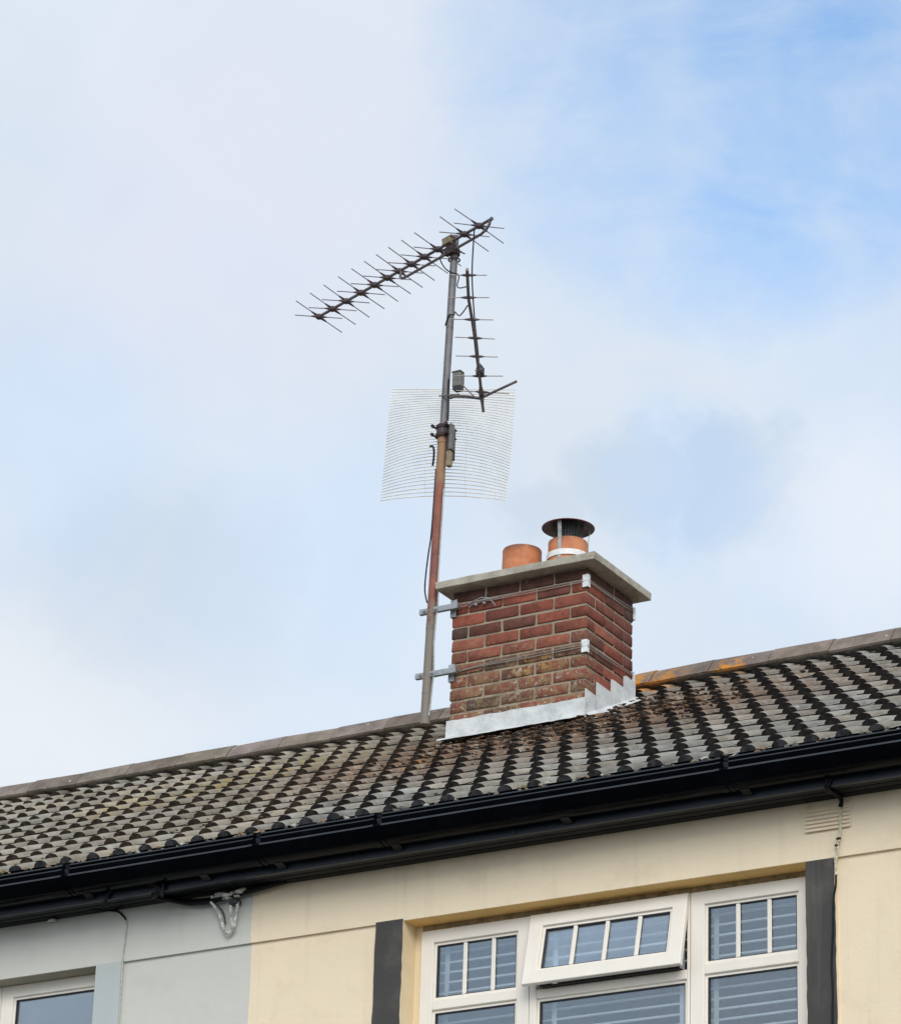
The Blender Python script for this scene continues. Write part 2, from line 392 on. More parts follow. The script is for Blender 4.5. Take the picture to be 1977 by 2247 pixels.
def moss(t, p):
    at = t.node('ShaderNodeAttribute', attribute_name='tint').outputs['Color']
    n = t.noise(t.pos, 90, 4, .7); c = t.mix(n, t.scale(at, .5), t.scale(at, 1.4))
    t.put(p.inputs['Base Color'], c); p.inputs['Roughness'].default_value = 1.; bump(t, p, n, 1., .01)
M['moss'] = material('dried_moss', moss)
M['galv'] = simple('dull_galvanised_steel', (.165, .155, .158), .55, .35, .25, 18)
def rustpole(t, p):
    x, y, z = t.sep(t.pos); n = t.noise(t.pos, 8, 5, .65, .3); g = t.noise(t.pos, 55, 4, .7)
    c = t.mix(t.step(n, .3, .72), (.30, .105, .065), (.17, .065, .06))
    zz = t.math('ADD', z, t.math('MULTIPLY', t.math('SUBTRACT', n, .5), .5))
    c = t.mix(t.step(zz, sz_(10.25), sz_(10.46)), c, (.32, .19, .10))
    c = t.mix(t.step(zz, sz_(9.62), sz_(9.50)), c, (.215, .185, .155))
    c = t.mix(t.math('MULTIPLY', t.step(g, .60, .72), .5), c, (.42, .34, .30))
    t.put(p.inputs['Base Color'], c); p.inputs['Roughness'].default_value = .72; p.inputs['Metallic'].default_value = .1; bump(t, p, g, .3, .003)
M['rust'] = material('flaking_rust_and_paint', rustpole)
M['rustdark'] = simple('dark_rusted_clamp', (.050, .028, .028), .8, .1, .4, 40, .4)
M['boom'] = simple('oxidised_aluminium_tube', (.16, .13, .13), .5, .4, .25, 22)
M['rod'] = simple('oxidised_aluminium_rod', (.24, .215, .22), .5, .4, .2, 22)
M['clip'] = simple('faded_maroon_plastic_clip', (.070, .048, .053), .6, 0, .2, 30)
M['blackbox'] = simple('black_plastic_box', (.02, .018, .022), .45)
M['greybox'] = simple('weathered_grey_plastic', (.15, .145, .125), .6, 0, .25, 25)
M['tan'] = simple('tan_weathered_metal', (.24, .19, .115), .6, .2, .3, 25)
M['gridwire'] = simple('bright_galvanised_wire', (.86, .79, .66), .5, .0, .15, 10)
M['bracket'] = simple('zinc_bracket', (.34, .35, .37), .5, .4, .2, 22)
M['whiteplate'] = simple('white_corner_plate', (.72, .74, .74), .5, 0, .12, 30)
M['wire'] = simple('steel_lashing_wire', (.34, .30, .27), .6, .3)
M['room'] = simple('room_plaster', (.30, .30, .30), .9)
M['blind'] = simple('pale_blind_slat', (.88, .89, .87), .55, 0, .05, 5)
def glass(t, p):
    tr = t.node('ShaderNodeBsdfTransparent'); tr.inputs[0].default_value = (.92, .95, .96, 1)
    gl = t.node('ShaderNodeBsdfGlossy'); gl.inputs['Roughness'].default_value = .015; gl.inputs[0].default_value = (.86, .93, 1., 1)
    fr = t.node('ShaderNodeFresnel'); fr.inputs[0].default_value = 1.5
    n = t.noise(t.pos, 3.5, 2, .5); b = t.node('ShaderNodeBump'); b.inputs['Strength'].default_value = .04; b.inputs['Distance'].default_value = .02
    t.put(b.inputs['Height'], n); t.l.new(b.outputs[0], gl.inputs['Normal'])
    mx = t.node('ShaderNodeMixShader'); t.put(mx.inputs[0], t.math('MULTIPLY_ADD', fr.outputs[0], 1.7, .045, clamp=True))
    t.l.new(tr.outputs[0], mx.inputs[1]); t.l.new(gl.outputs[0], mx.inputs[2]); t.l.new(mx.outputs[0], t.out.inputs[0])
M['glass'] = material('window_glass', glass)
def groundfn(t, p):
    n = t.noise(t.pos, .6, 5, .6); g = t.noise(t.pos, 40, 3, .6)
    c = t.mix(t.step(n, .35, .7), (.10, .10, .09), (.15, .15, .135)); c = t.mix(t.math('MULTIPLY', g, .4), c, (.06, .06, .06))
    t.put(p.inputs['Base Color'], c); p.inputs['Roughness'].default_value = .95
M['ground'] = material('paved_ground', groundfn)

# ------------------------------------------------------------------ setting
g = MB(); g.add([(-800, -800, 0), (800, -800, 0), (800, 800, 0), (-800, 800, 0)], [(0, 1, 2, 3)])
tag(g.build('ground', M['ground'], None, (0, 0, 0), 0), kind='structure')

# key dimensions (metres), facade is the plane y = YF
YF, YW, PARTY = 13.617, 13.717, -9.213
ZS = 6.842            # underside of fascia
TH = R(27.7); TN = tan(TH)
YR, ZC = 17.373, 9.228      # ridge crest
X0, Y0, XL = -9.174, 16.721, -10.052     # chimney front-right corner, left side
def zroof(y): return ZC-.10-(YR-y)*TN

houseG = thing('terraced_house', (-12.5, YF, 0), 'grey painted terraced house with red brick chimney and pale blue window surround', 'house', 'houses of the terrace')
houseC = thing('terraced_house', (-5.7, YF, 0), 'cream painted terraced house at the right with charcoal window surrounds and an open top window', 'house', 'houses of the terrace')
HX = {0: (-16.975, PARTY), 1: (PARTY, -2.275)}
HO = {0: houseG, 1: houseC}

# ------------------------------------------------------------------ walls
def front_wall(h, wall, rev, op, sL, sR, zl, zb):
    x0, x1 = HX[h]; D1 = YF+.28; m = MB()
    m.box(x0, x1, YF, D1, 6.585, 6.95)
    cuts = [x0]+[a for a in (sL[0],) if a > x0]
    if sL[0] > x0: m.box(x0, sL[0], YF+.013, D1, 0, 6.585)
    m.box(max(sL[0], x0), op[0], YF, D1, 0, 6.585)
    m.box(op[0], op[1], YF, D1, 0, zb)
    m.box(op[1], sR[1], YF, D1, 0, 6.585)
    if sR[1] < x1: m.box(sR[1], x1, YF+.013, D1, 0, 6.585)
    # thin reveal linings; on the cream house their colour holds shade and warm bounce
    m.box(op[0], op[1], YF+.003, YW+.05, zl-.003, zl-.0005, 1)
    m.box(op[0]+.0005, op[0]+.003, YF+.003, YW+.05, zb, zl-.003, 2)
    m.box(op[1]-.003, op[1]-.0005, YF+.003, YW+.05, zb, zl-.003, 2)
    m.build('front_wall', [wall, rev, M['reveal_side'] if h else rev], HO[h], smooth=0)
    s = MB()
    s.box(x0, x1, 20.85, 21.13, 0, 6.95)
    s.box(x0, x0+.28, D1, 20.85, 0, 6.95); s.box(x1-.02, x1, D1, 20.85, 0, 6.95)
    s.build('wall', [wall], HO[h], smooth=0)
    q = MB(); q.box(x0+.28, x1-.02, D1, 20.85, 6.90, 6.94); q.box(x0+.28, x1-.02, D1, 20.85, 4.2, 4.3); q.box(x0+.28, x1-.02, D1+3.2, D1+3.3, 4.3, 6.9)
    q.build('room_shell', [M['room']], HO[h], smooth=0)
OPG = (-12.25, -10.093); OPC = (-8.393, -6.383)
front_wall(0, M['grey'], M['reveal_grey'], OPG, (-12.39, -12.25), (-10.093, -9.938), 6.586, 5.25)
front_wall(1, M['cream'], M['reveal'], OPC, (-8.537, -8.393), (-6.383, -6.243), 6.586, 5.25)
def surround(h, x0a, x1a, x0b, x1b, z0, z1, mat, jit):
    """hand painted band beside a window, slightly wavy edges; a at top, b at bottom"""
    m = MB(); n = 36; vs = []; fs = []
    yf = YF-.004
    for i in range(n+1):
        k = i/n; z = z1+(z0-z1)*k
        l = x0a+(x0b-x0a)*k+random.uniform(-jit, jit); q = x1a+(x1b-x1a)*k+random.uniform(-jit, jit)
        vs += [(l, YF-.0005, z), (l+.002, yf, z), (q-.002, yf, z), (q, YF-.0005, z)]
    for i in range(n):
        for j in range(3): a = i*4+j; fs.append((a, a+1, a+5, a+4))
    fs.append((0, 1, 2, 3)); fs.append((n*4, n*4+3, n*4+2, n*4+1))
    m.add(vs, fs); return m.build('window_surround', [mat], HO[h], smooth=30)
surround(1, -8.536, -8.390, -8.540, -8.394, 5.25, 6.593, M['dark_strip'], .0022)
surround(1, -6.386, -6.252, -6.380, -6.236, 5.25, 6.583, M['dark_strip'], .0022)
surround(0, -10.091, -9.943, -10.091, -9.938, 5.25, 6.588, M['pale_strip'], .001)
surround(0, -12.40, -12.252, -12.40, -12.252, 5.25, 6.588, M['pale_strip'], .001)
# brushed overlap of the cream paint where the two houses meet
for z0, z1, yy in ((6.587, 6.84, 0), (0.3, 6.583, .013)):
    m = MB(); n = 60; vs = []; e = 0
    for i in range(n+1):
        z = z1+(z0-z1)*min(1, i/n*(1 if z0 > 1 else 1)); e = .8*e+random.uniform(-.0022, .0022)
        vs += [(PARTY-.004+e, YF+yy-.0008, z), (PARTY+.012, YF+yy-.0008, z)]
    m.add(vs, [(2*i, 2*i+1, 2*i+3, 2*i+2) for i in range(n)]); m.build('paint_edge', [M['cream']], houseC, smooth=0)
# louvred vent, painted over
v = MB()
v.box(-6.385, -6.169, YF-.005, YF-.001, 6.712, 6.838)
for i in range(7):
    z = 6.828-i*.0175
    v.add([(-6.380, YF-.006, z), (-6.174, YF-.006, z), (-6.174, YF-.013, z-.012), (-6.380, YF-.013, z-.012), (-6.380, YF-.011, z-.0138), (-6.174, YF-.011, z-.0138), (-6.174, YF-.0055, z-.004), (-6.380, YF-.0055, z-.004)],
          [(0, 1, 2, 3), (3, 2, 5, 4), (4, 5, 6, 7), (0, 3, 4, 7), (1, 6, 5, 2)])
v.build('wall_vent', [M['cream']], houseC, smooth=0)

# ------------------------------------------------------------------ eaves
YL, ZL = 13.33, 7.0     # gutter lip
GP = [(.004, .004), (-.001, .003), (-.001, -.003), (.007, -.0155), (-.004, -.0185), (-.004, -.0235), (.007, -.046), (-.010, -.0505), (-.010, -.0585), (-.004, -.064), (.005, -.088), (.024, -.110), (.052, -.124), (.09, -.127), (.116, -.112), (.117, 0), (.113, 0), (.112, -.108), (.09, -.122), (.054, -.119), (.028, -.106), (.010, -.085), (.002, -.060), (.012, -.046), (.010, .004)]
def eaves(h):
    x0, x1 = HX[h]; o = HO[h]
    fm = MB(); fm.box(x0, x1, 13.45, 13.468, ZS, 6.995); fm.build('fascia', [M['fascia']], o, smooth=0)
    s = MB()
    for a, b in ((13.4685, 13.513), (13.520, 13.563), (13.570, 13.6165)): s.cbox(x0, x1, a, b, ZS+.004, ZS+.012, .002)
    s.box(x0, x1, 13.4685, 13.6165, ZS+.013, ZS+.02)
    s.build('soffit', [M['soffit']], o, smooth=0)
    gm = MB(); gm.prism([(YL+a, ZL+b) for a, b in GP], x0, x1)
    for k in (1, 4, 7): gm.m[k] = 1
    gu = gm.build('gutter', [M['gutter'], M['gutter_edge']], o, smooth=28)
    return gu
guG = eaves(0); guC = eaves(1)
# union clips on the gutter and bracket feet under it
OUT = GP[1:15]
def union(gu, x):
    m = MB(); n = 13
    for xx0, xx1, e in ((x-.030, x-.007, .0025), (x-.007, x+.007, .0055), (x+.007, x+.030, .0025)):
        pr = [(YL+a-(e if a < .1 else 0), ZL+b-(e if b < -.06 else 0)+(.003 if b > -.001 else 0)) for a, b in OUT]
        pr += [(YL+.1165, ZL+.003)]
        m.prism(pr, xx0, xx1)
    m.m = [1 if (k % 16) in (0, 3, 6) else 0 for k in range(len(m.f))]
    m.build('gutter_union', [M['gutter'], M['gutter_edge']], gu, smooth=30)
for x in (-10.109, -12.2): union(guG, x)
for x in (-9.03, -8.379, -6.64, -4.6): union(guC, x)
def foot(gu, x):
    m = MB(); m.prism([(13.4495, ZL-.10), (13.40, ZL-.128), (13.425, ZL-.135), (13.4495, ZL-.146)], x-.022, x+.022); m.build('gutter_bracket', [M['soffit']], gu, smooth=0)
for x in (-10.023, -10.83, -9.36): foot(guG, x)
for x in (-8.945, -8.321, -7.45, -6.572, -5.7): foot(guC, x)

# ------------------------------------------------------------------ roof tiles
def roof(h, x0, x1, mats, side):
    m = MB(); G = .3066; YE = 13.40; tw = .30
    tp = TH-math.atan(.0115/G); ct, st = cos(tp), sin(tp)
    prof = [0.]
    xs = []
    for c in (.075, .225):
        for k in range(11):
            a = pi-pi*k/10; xs.append((c+.039*cos(a), sin(a)**1.05 if 0 < k < 10 else 0.))
    xs = [(0.0, 0.)]+xs+[(tw-.002, 0.)]
    nx = len(xs); cols = round((x1-x0)/tw)
    for row in range(15):
        yk = YE+row*G*cos(TH); zk = zroof(yk)
        stn = ((0, 1), (.08, .94), (.16, .70), (.235, .34), (.288, .08), (.33, 0.)) if row < 14 else ((0, 1), (.05, 1), (.10, .8), (.16, .5))
        for c in range(cols):
            xa = x0+c*tw; dz = random.uniform(-.0028, .0028); ds = random.uniform(-.007, .007)-(.018 if random.random() < .025 else 0); sk = random.uniform(-.0028, .0028)
            k = random.uniform(.74, 1.14)*(.8 if random.random() < .06 else 1); wm = random.uniform(-.05, .06); tint = (k*(1+wm), k, k*(1-wm))
            hr = (.0228 if row else .028)*random.uniform(.86, 1.10)
            vs = []
            for s, hs in stn:
                for x, hh in xs:
                    n = hh*hr*hs+dz+sk*(x/.15-1); q = s+ds
                    vs.append((xa+x, yk+q*ct-n*st, zk+q*st+n*ct))
            fs = [(a*nx+i, a*nx+i+1, (a+1)*nx+i+1, (a+1)*nx+i) for a in range(len(stn)-1) for i in range(nx-1)]
            m.add(vs, fs, 0, tint)
            nv = []
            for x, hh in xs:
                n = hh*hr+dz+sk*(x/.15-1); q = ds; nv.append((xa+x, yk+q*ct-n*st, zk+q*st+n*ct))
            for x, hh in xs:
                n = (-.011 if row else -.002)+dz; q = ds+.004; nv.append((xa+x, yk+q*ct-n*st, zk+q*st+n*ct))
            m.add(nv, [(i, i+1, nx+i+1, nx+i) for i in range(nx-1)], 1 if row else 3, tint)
    # underlay and rear slope
    e = -.028
    m.add([(x0, 13.45, zroof(13.45)+e), (x1, 13.45, zroof(13.45)+e), (x1, YR, zroof(YR)+e), (x0, YR, zroof(YR)+e)], [(0, 1, 2, 3)], 2)
    zb = zroof(13.3); yb = 2*YR-13.3
    m.add([(x0, YR, zroof(YR)+.0), (x1, YR, zroof(YR)), (x1, yb, zb), (x0, yb, zb)], [(0, 1, 2, 3)], 0)
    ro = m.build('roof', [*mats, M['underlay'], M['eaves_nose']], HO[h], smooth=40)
    # gable closing
    # ridge
    rt = MB(); rx0, rx1 = x0, x1; x = rx0+side; L = .372
    if x > rx0: x -= L
    while x < rx1:
        a, b = max(x+.003, rx0), min(x+L-.003, rx1)
        if b-a > .03:
            k = random.uniform(.78, 1.18); tint = (k, k*random.uniform(.94, 1.02), k*random.uniform(.88, 1.02)); dz = random.uniform(-.003, .003); tl = random.uniform(-.004, .004)
            pr = [(-.128, -.112), (-.095, -.070), (-.060, -.030), (-.030, -.008), (0, 0), (.030, -.008), (.060, -.030), (.128, -.112), (.118, -.122), (.055, -.048), (0, -.018), (-.055, -.048), (-.118, -.122)]
            n = len(pr); vs = [(a, YR+p, ZC+q+dz-tl) for p, q in pr]+[(b, YR+p, ZC+q+dz+tl) for p, q in pr]
            rt.add(vs, [(i, (i+1) % n, n+(i+1) % n, n+i) for i in range(n)]+[tuple(range(n))[::-1], tuple(range(n, 2*n))], 0, tint)
        x += L
    pr = [(-.112, -.112), (-.085, -.075), (-.05, -.036), (0, -.012), (.05, -.036), (.112, -.112), (0, -.14)]
    rt.prism([(YR+p, ZC+q) for p, q in pr], rx0, rx1, 1)
    rt.build('ridge_tiles', [M['ridge'], M['bedding']], ro, smooth=30)
    # mortar filling between the rolls at the eaves
    bd = MB()
    for i in range(int((x1-x0)/.15)):
        xc = x0+.15*(i+1)
        for j in range(4):
            xx = xc+random.uniform(-.045, .045); kk = random.random()
            col = (.5, .48, .42) if kk < .2 else ((.30, .19, .11) if kk < .38 else ((.24, .21, .10) if kk < .5 else (.2, .18, .15)))
            bd.lump((xx, 13.392+random.uniform(-.006, .012), zroof(13.39)+random.uniform(-.012, .006)), random.uniform(.006, .015), 0, .8, col)
    tag(bd.build('eaves_mortar', [M['moss']], ro, smooth=30), kind='stuff')
    return ro
roofG = roof(0, -16.975, -9.175, [M['tile_grey'], M['nose_grey']], .21)
roofC = roof(1, -9.175, -2.275, [M['tile_cream'], M['nose_cream']], .12)

# ------------------------------------------------------------------ chimney
YB = Y0+.5525; ZT = 9.652
def zroof_st(y): return (zroof(sy_(y))-ST_B.z)/ST_K+ST_A.z
STACK = True
def chimney():
    m = MB(); rows = 15
    m.box(XL+.0075, X0-.0075, Y0+.0075, YB-.0075, 8.30, ZT-.002, 1)
    P = (X0-XL+.01)/4; L = P-.01; H = .1025
    pal = [(.29, .088, .058), (.33, .098, .064), (.25, .080, .055), (.21, .074, .055), (.34, .118, .078), (.19, .072, .054), (.27, .10, .07), (.17, .072, .054), (.30, .092, .06), (.27, .082, .056)]
    def bk(a, b, c, d, z, row):
        t = random.choice(pal); k = random.uniform(.85, 1.12); t = tuple(q*k for q in t)
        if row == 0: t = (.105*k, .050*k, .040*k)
        elif random.random() < .07: t = (.115*k, .070*k, .055*k)
        j = .002
        m.cbox(a+random.uniform(-j, j), b+random.uniform(-j, j), c+random.uniform(-j, j), d+random.uniform(-j, j), z+.0055+random.uniform(-.001, .001), z+.0688+random.uniform(-.001, .001), .0058, 0, t, .0022)
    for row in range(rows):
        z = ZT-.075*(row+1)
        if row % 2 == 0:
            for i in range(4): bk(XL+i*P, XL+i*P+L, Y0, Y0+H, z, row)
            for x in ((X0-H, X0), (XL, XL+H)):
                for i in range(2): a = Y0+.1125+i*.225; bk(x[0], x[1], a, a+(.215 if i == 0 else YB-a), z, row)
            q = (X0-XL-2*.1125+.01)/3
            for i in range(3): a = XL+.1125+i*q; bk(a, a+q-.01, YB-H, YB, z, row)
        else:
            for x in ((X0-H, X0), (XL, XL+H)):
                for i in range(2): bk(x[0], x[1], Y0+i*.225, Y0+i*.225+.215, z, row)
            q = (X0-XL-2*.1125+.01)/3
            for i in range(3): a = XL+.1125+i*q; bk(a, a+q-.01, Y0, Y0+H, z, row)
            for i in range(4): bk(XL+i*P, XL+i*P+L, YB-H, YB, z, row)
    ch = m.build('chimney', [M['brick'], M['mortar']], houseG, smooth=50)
    # cast concrete cap, weathered edge
    bm = bmesh.new(); bmesh.ops.create_cube(bm, size=1)
    cx0, cx1, cy0, cy1, cz0, cz1 = XL-.072, X0+.090, Y0-.085, YB+.058, ZT, ZT+.046
    bmesh.ops.bevel(bm, geom=bm.edges[:], offset=.0, segments=1)
    bmesh.ops.subdivide_edges(bm, edges=bm.edges[:], cuts=14, use_grid_fill=True)
    for v in bm.verts:
        x, y, z = v.co; e = .004
        edge = (abs(x) > .49)+(abs(y) > .49)+(abs(z) > .49)
        v.co = (cx0+(x+.5)*(cx1-cx0), cy0+(y+.5)*(cy1-cy0), cz0+(z+.5)*(cz1-cz0))
        if edge >= 2: v.co += Vector((random.uniform(-1, 1)*.0025-(.003 if x > .49 else -.003 if x < -.49 else 0), random.uniform(-1, 1)*.0025+(.003 if y < -.49 else -.003 if y > .49 else 0), (random.uniform(-.003, .001) if z > 0 else random.uniform(-.0005, .002))))
        # slight fall of the top from the middle
        if z > .49: v.co.z += .012*max(0, 1-2*max(abs(x), abs(y)))
    k = MB(); k.v = [tuple(v.co) for v in bm.verts]; bm.verts.index_update(); k.f = [[v.index for v in q.verts] for q in bm.faces]; k.m = [0]*len(k.f); k.c = [(1, 1, 1)]*len(k.f); bm.free()
    k.build('chimney_cap', [M['concrete']], ch, smooth=40)
    yp = Y0+.276; zp = ZT+.035
    fl = MB()
    for xc in (X0-.585, X0-.283): fl.lathe(xc, yp, [(.155, zp-.01), (.145, zp+.022), (.125, zp+.040), (.112, zp+.044)], 28)
    fl.build('pot_bedding', [M['concrete']], ch)
    def pot(xc, zt):
        q = MB(); q.lathe(xc, yp, [(.119, zp), (.117, zp+.1), (.1135, zt-.03), (.1145, zt-.01), (.112, zt-.002), (.108, zt), (.101, zt-.004), (.098, zt-.02), (.098, zp)], 48)
        return q.build('chimney_pot', [M['terracotta']], ch, smooth=40)
    p1 = pot(X0-.585, 9.962); p1['label'] = 'open terracotta pot without a cowl'
    p2 = pot(X0-.283, 9.955); p2['label'] = 'terracotta pot carrying the steel cowl'
    xc = X0-.283
    c = MB(); zd = 10.043
    c.lathe(xc, yp, [(.153, zd), (.154, zd+.003), (.130, zd+.012), (.09, zd+.026), (.045, zd+.037), (.0, zd+.040)], 48, 4)
    c.lathe(xc, yp, [(.153, zd), (.130, zd+.008), (.09, zd+.021), (.0, zd+.034)], 48, 0)
    # cage of the bird guard
    rc = .084
    for i in range(30):
        a = 2*pi*i/30; c.tube([(xc+rc*cos(a), yp+rc*sin(a), 9.955), (xc+rc*cos(a), yp+rc*sin(a), zd+.02)], .0022, 4, 1, False)
    for j in range(6):
        z = 9.968+j*.016; c.tube([(xc+rc*cos(2*pi*i/30), yp+rc*sin(2*pi*i/30), z) for i in range(31)], .0022, 4, 1, False)
    c.lathe(xc, yp, [(.05, 9.90), (.05, zd+.03)], 20, 1)
    for a in (R(-85), R(35), R(155)):
        dx, dy = cos(a), sin(a); tx, ty = -dy, dx
        prof = [(.1205, zp+.10), (.1195, 9.955), (.120, 9.975), (.128, zd+.006)]
        vs = []; fs = []
        for q, z in prof:
            for s_, o_ in ((-.011, 0), (.011, 0), (.011, -.003), (-.011, -.003)): vs.append((xc+dx*(q+o_)+tx*s_, yp+dy*(q+o_)+ty*s_, z))
        for i in range(3):
            for j in range(4): fs.append((i*4+j, i*4+(j+1) % 4, i*4+4+(j+1) % 4, i*4+4+j))
        c.add(vs, fs, 2)
    c.lathe(xc, yp, [(.1185, zp+.150), (.1225, zp+.150), (.1225, zp+.184), (.1185, zp+.184)], 48, 3)
    c.build('chimney_cowl', [M['cowl'], M['cowl_mesh'], M['cowl_strap'], M['cowl_band'], M['cowl_paint']], ch, smooth=40)
    # lead apron on the front, stepped soakers on the side
    a = MB(); n = 24; vs = []; fs = []
    for i in range(n+1):
        k = i/n; x = XL-.014+(X0+.003-XL+.014)*k
        zt = 8.862+random.uniform(-.003, .003); zb = 8.752+random.uniform(-.002, .002)
        vs += [(x, Y0+.003, zt+.004), (x, Y0-.004, zt), (x, Y0-.007+random.uniform(-.001, .001), (zt+zb)/2), (x, Y0-.012, zb), (x, Y0-.10, zb-.030), (x, Y0-.104, zb-.040)]
    for i in range(n):
        for j in range(5): q = i*6+j; fs.append((q, q+1, q+7, q+6))
    a.add(vs, fs); a.build('lead_flashing', [M['lead']], ch, smooth=50)
    st = MB()
    for i, (ya, yb, ztop) in enumerate(((16.713, 16.846, 8.912), (16.840, 17.018, 8.989), (17.010, 17.172, 9.064), (17.160, 17.285, 9.137))):
        xx = X0+.0045+.0055*i
        vs = [(xx, ya, ztop+.004), (xx+.002, yb-.016, ztop-.003), (xx+.003, yb-.018, zroof_st(yb)-.04), (xx+.002, ya, zroof_st(ya)-.04)]
        vs += [(X0+.001, p[1], p[2]) for p in vs]
        st.add(vs, [(0, 1, 2, 3), (0, 4, 5, 1), (1, 5, 6, 2), (0, 3, 7, 4)])
        st.add([(X0+.001, ya, zroof_st(ya)+.04), (X0+.001, yb, zroof_st(yb)+.04), (X0+.07, yb, zroof_st(yb)+.01), (X0+.07, ya, zroof_st(ya)+.01)], [(0, 1, 2, 3)])
    st.build('lead_flashing', [M['lead']], ch, smooth=0)
    return ch
chim = chimney()

STACK = False
# moss that has fallen and grown below the stack
mo = MB(); X0c = sx_(X0)
def moss_at(x, y, s):
    kk = random.uniform(.7, 1.35); k = random.random(); col = (.070, .045, .030) if k < .62 else ((.12, .075, .045) if k < .88 else ((.22, .12, .05) if k < .97 else (.30, .28, .25)))
    ph = (x+9.175) % .15-.075; hgt = .0225*max(0, 1-(ph/.039)**2)**.5*(1-((y-13.4) % .2715)/.30)
    mo.lump((x, y, zroof(y)+hgt*.95+.012*(((y-13.4) % .2715)/.2715)+.002), s, 0, .5, tuple(c*kk for c in col))
for i in range(800):
    x = random.triangular(-9.75, -7.75, -8.8); y = 16.06-abs(random.gauss(0, .40))
    if y > 14.7: moss_at(x, y, random.uniform(.005, .015))
for i in range(200):
    x = X0c+.03+abs(random.gauss(0, .35)); y = random.uniform(15.8, 16.75); moss_at(x, y, random.uniform(.006, .017))
for i in range(110):
    moss_at(random.gauss(-9.4, .5), random.uniform(13.7, 15.6), random.uniform(.005, .011))
tag(mo.build('moss', [M['moss']], None, (-8.85, 15.7, 8.3), 30), 'dry brown moss clumps scattered over the roof tiles below the chimney', 'moss', None, 'stuff')

# ------------------------------------------------------------------ windows
def ring(m, x0, x1, z0, z1, l, rr, t, b, y, d, c=.004):
    """mitred frame: one continuous ring with rounded arrises"""
    I = (x0+l, x1-rr, z0+b, z1-t)
    def rect(e, q, yy): return [(q[0]+e, yy, q[2]+e), (q[1]-e, yy, q[2]+e), (q[1]-e, yy, q[3]-e), (q[0]+e, yy, q[3]-e)]
    O = (x0, x1, z0, z1)
    L = [rect(0, O, y+d), rect(0, O, y+c), rect(c*.3, O, y+c*.3), rect(c, O, y), rect(-c, I, y), rect(-c*.3, I, y+c*.3), rect(0, I, y+c), rect(0, I, y+d)]
    vs = [p for q in L for p in q]; n = len(L)
    m.add(vs, [(a*4+k, a*4+(k+1) % 4, ((a+1) % n)*4+(k+1) % 4, ((a+1) % n)*4+k) for a in range(n) for k in range(4)])
def beads(m, gx0, gx1, gz0, gz1, y):
    w_, s = .012, .012
    for a in ((gx0-.001, gx1+.001, gz1-w_, gz1+.001), (gx0-.001, gx1+.001, gz0-.001, gz0+w_)): m.box(a[0], a[1], y+s, y+s+.02, a[2], a[3])
    for a in ((gx0-.001, gx0+w_), (gx1-w_, gx1+.001)): m.box(a[0], a[1], y+s+.0006, y+s+.019, gz0+w_, gz1-w_)
    k = .0045
    for a in ((gx0+w_, gx1-w_, gz1-w_-k, gz1-w_), (gx0+w_, gx1-w_, gz0+w_, gz0+w_+k)): m.box(a[0], a[1], y+s+.002, y+s+.02, a[2], a[3], 1)
    for a in ((gx0+w_, gx0+w_+k), (gx1-w_-k, gx1-w_)): m.box(a[0], a[1], y+s+.002, y+s+.02, gz0+w_+k, gz1-w_-k, 1)
def pane(win, x0, x1, z0, z1, y):
    p = MB(); p.box(x0, x1, y+.022, y+.026, z0, z1); p.build('pane', [M['glass']], win, smooth=0)
def bars(m, xs, z0, z1, y):
    for x in xs: m.cbox(x-.0105, x+.0105, y+.013, y+.0215, z0, z1, .003)
ZB = 5.26
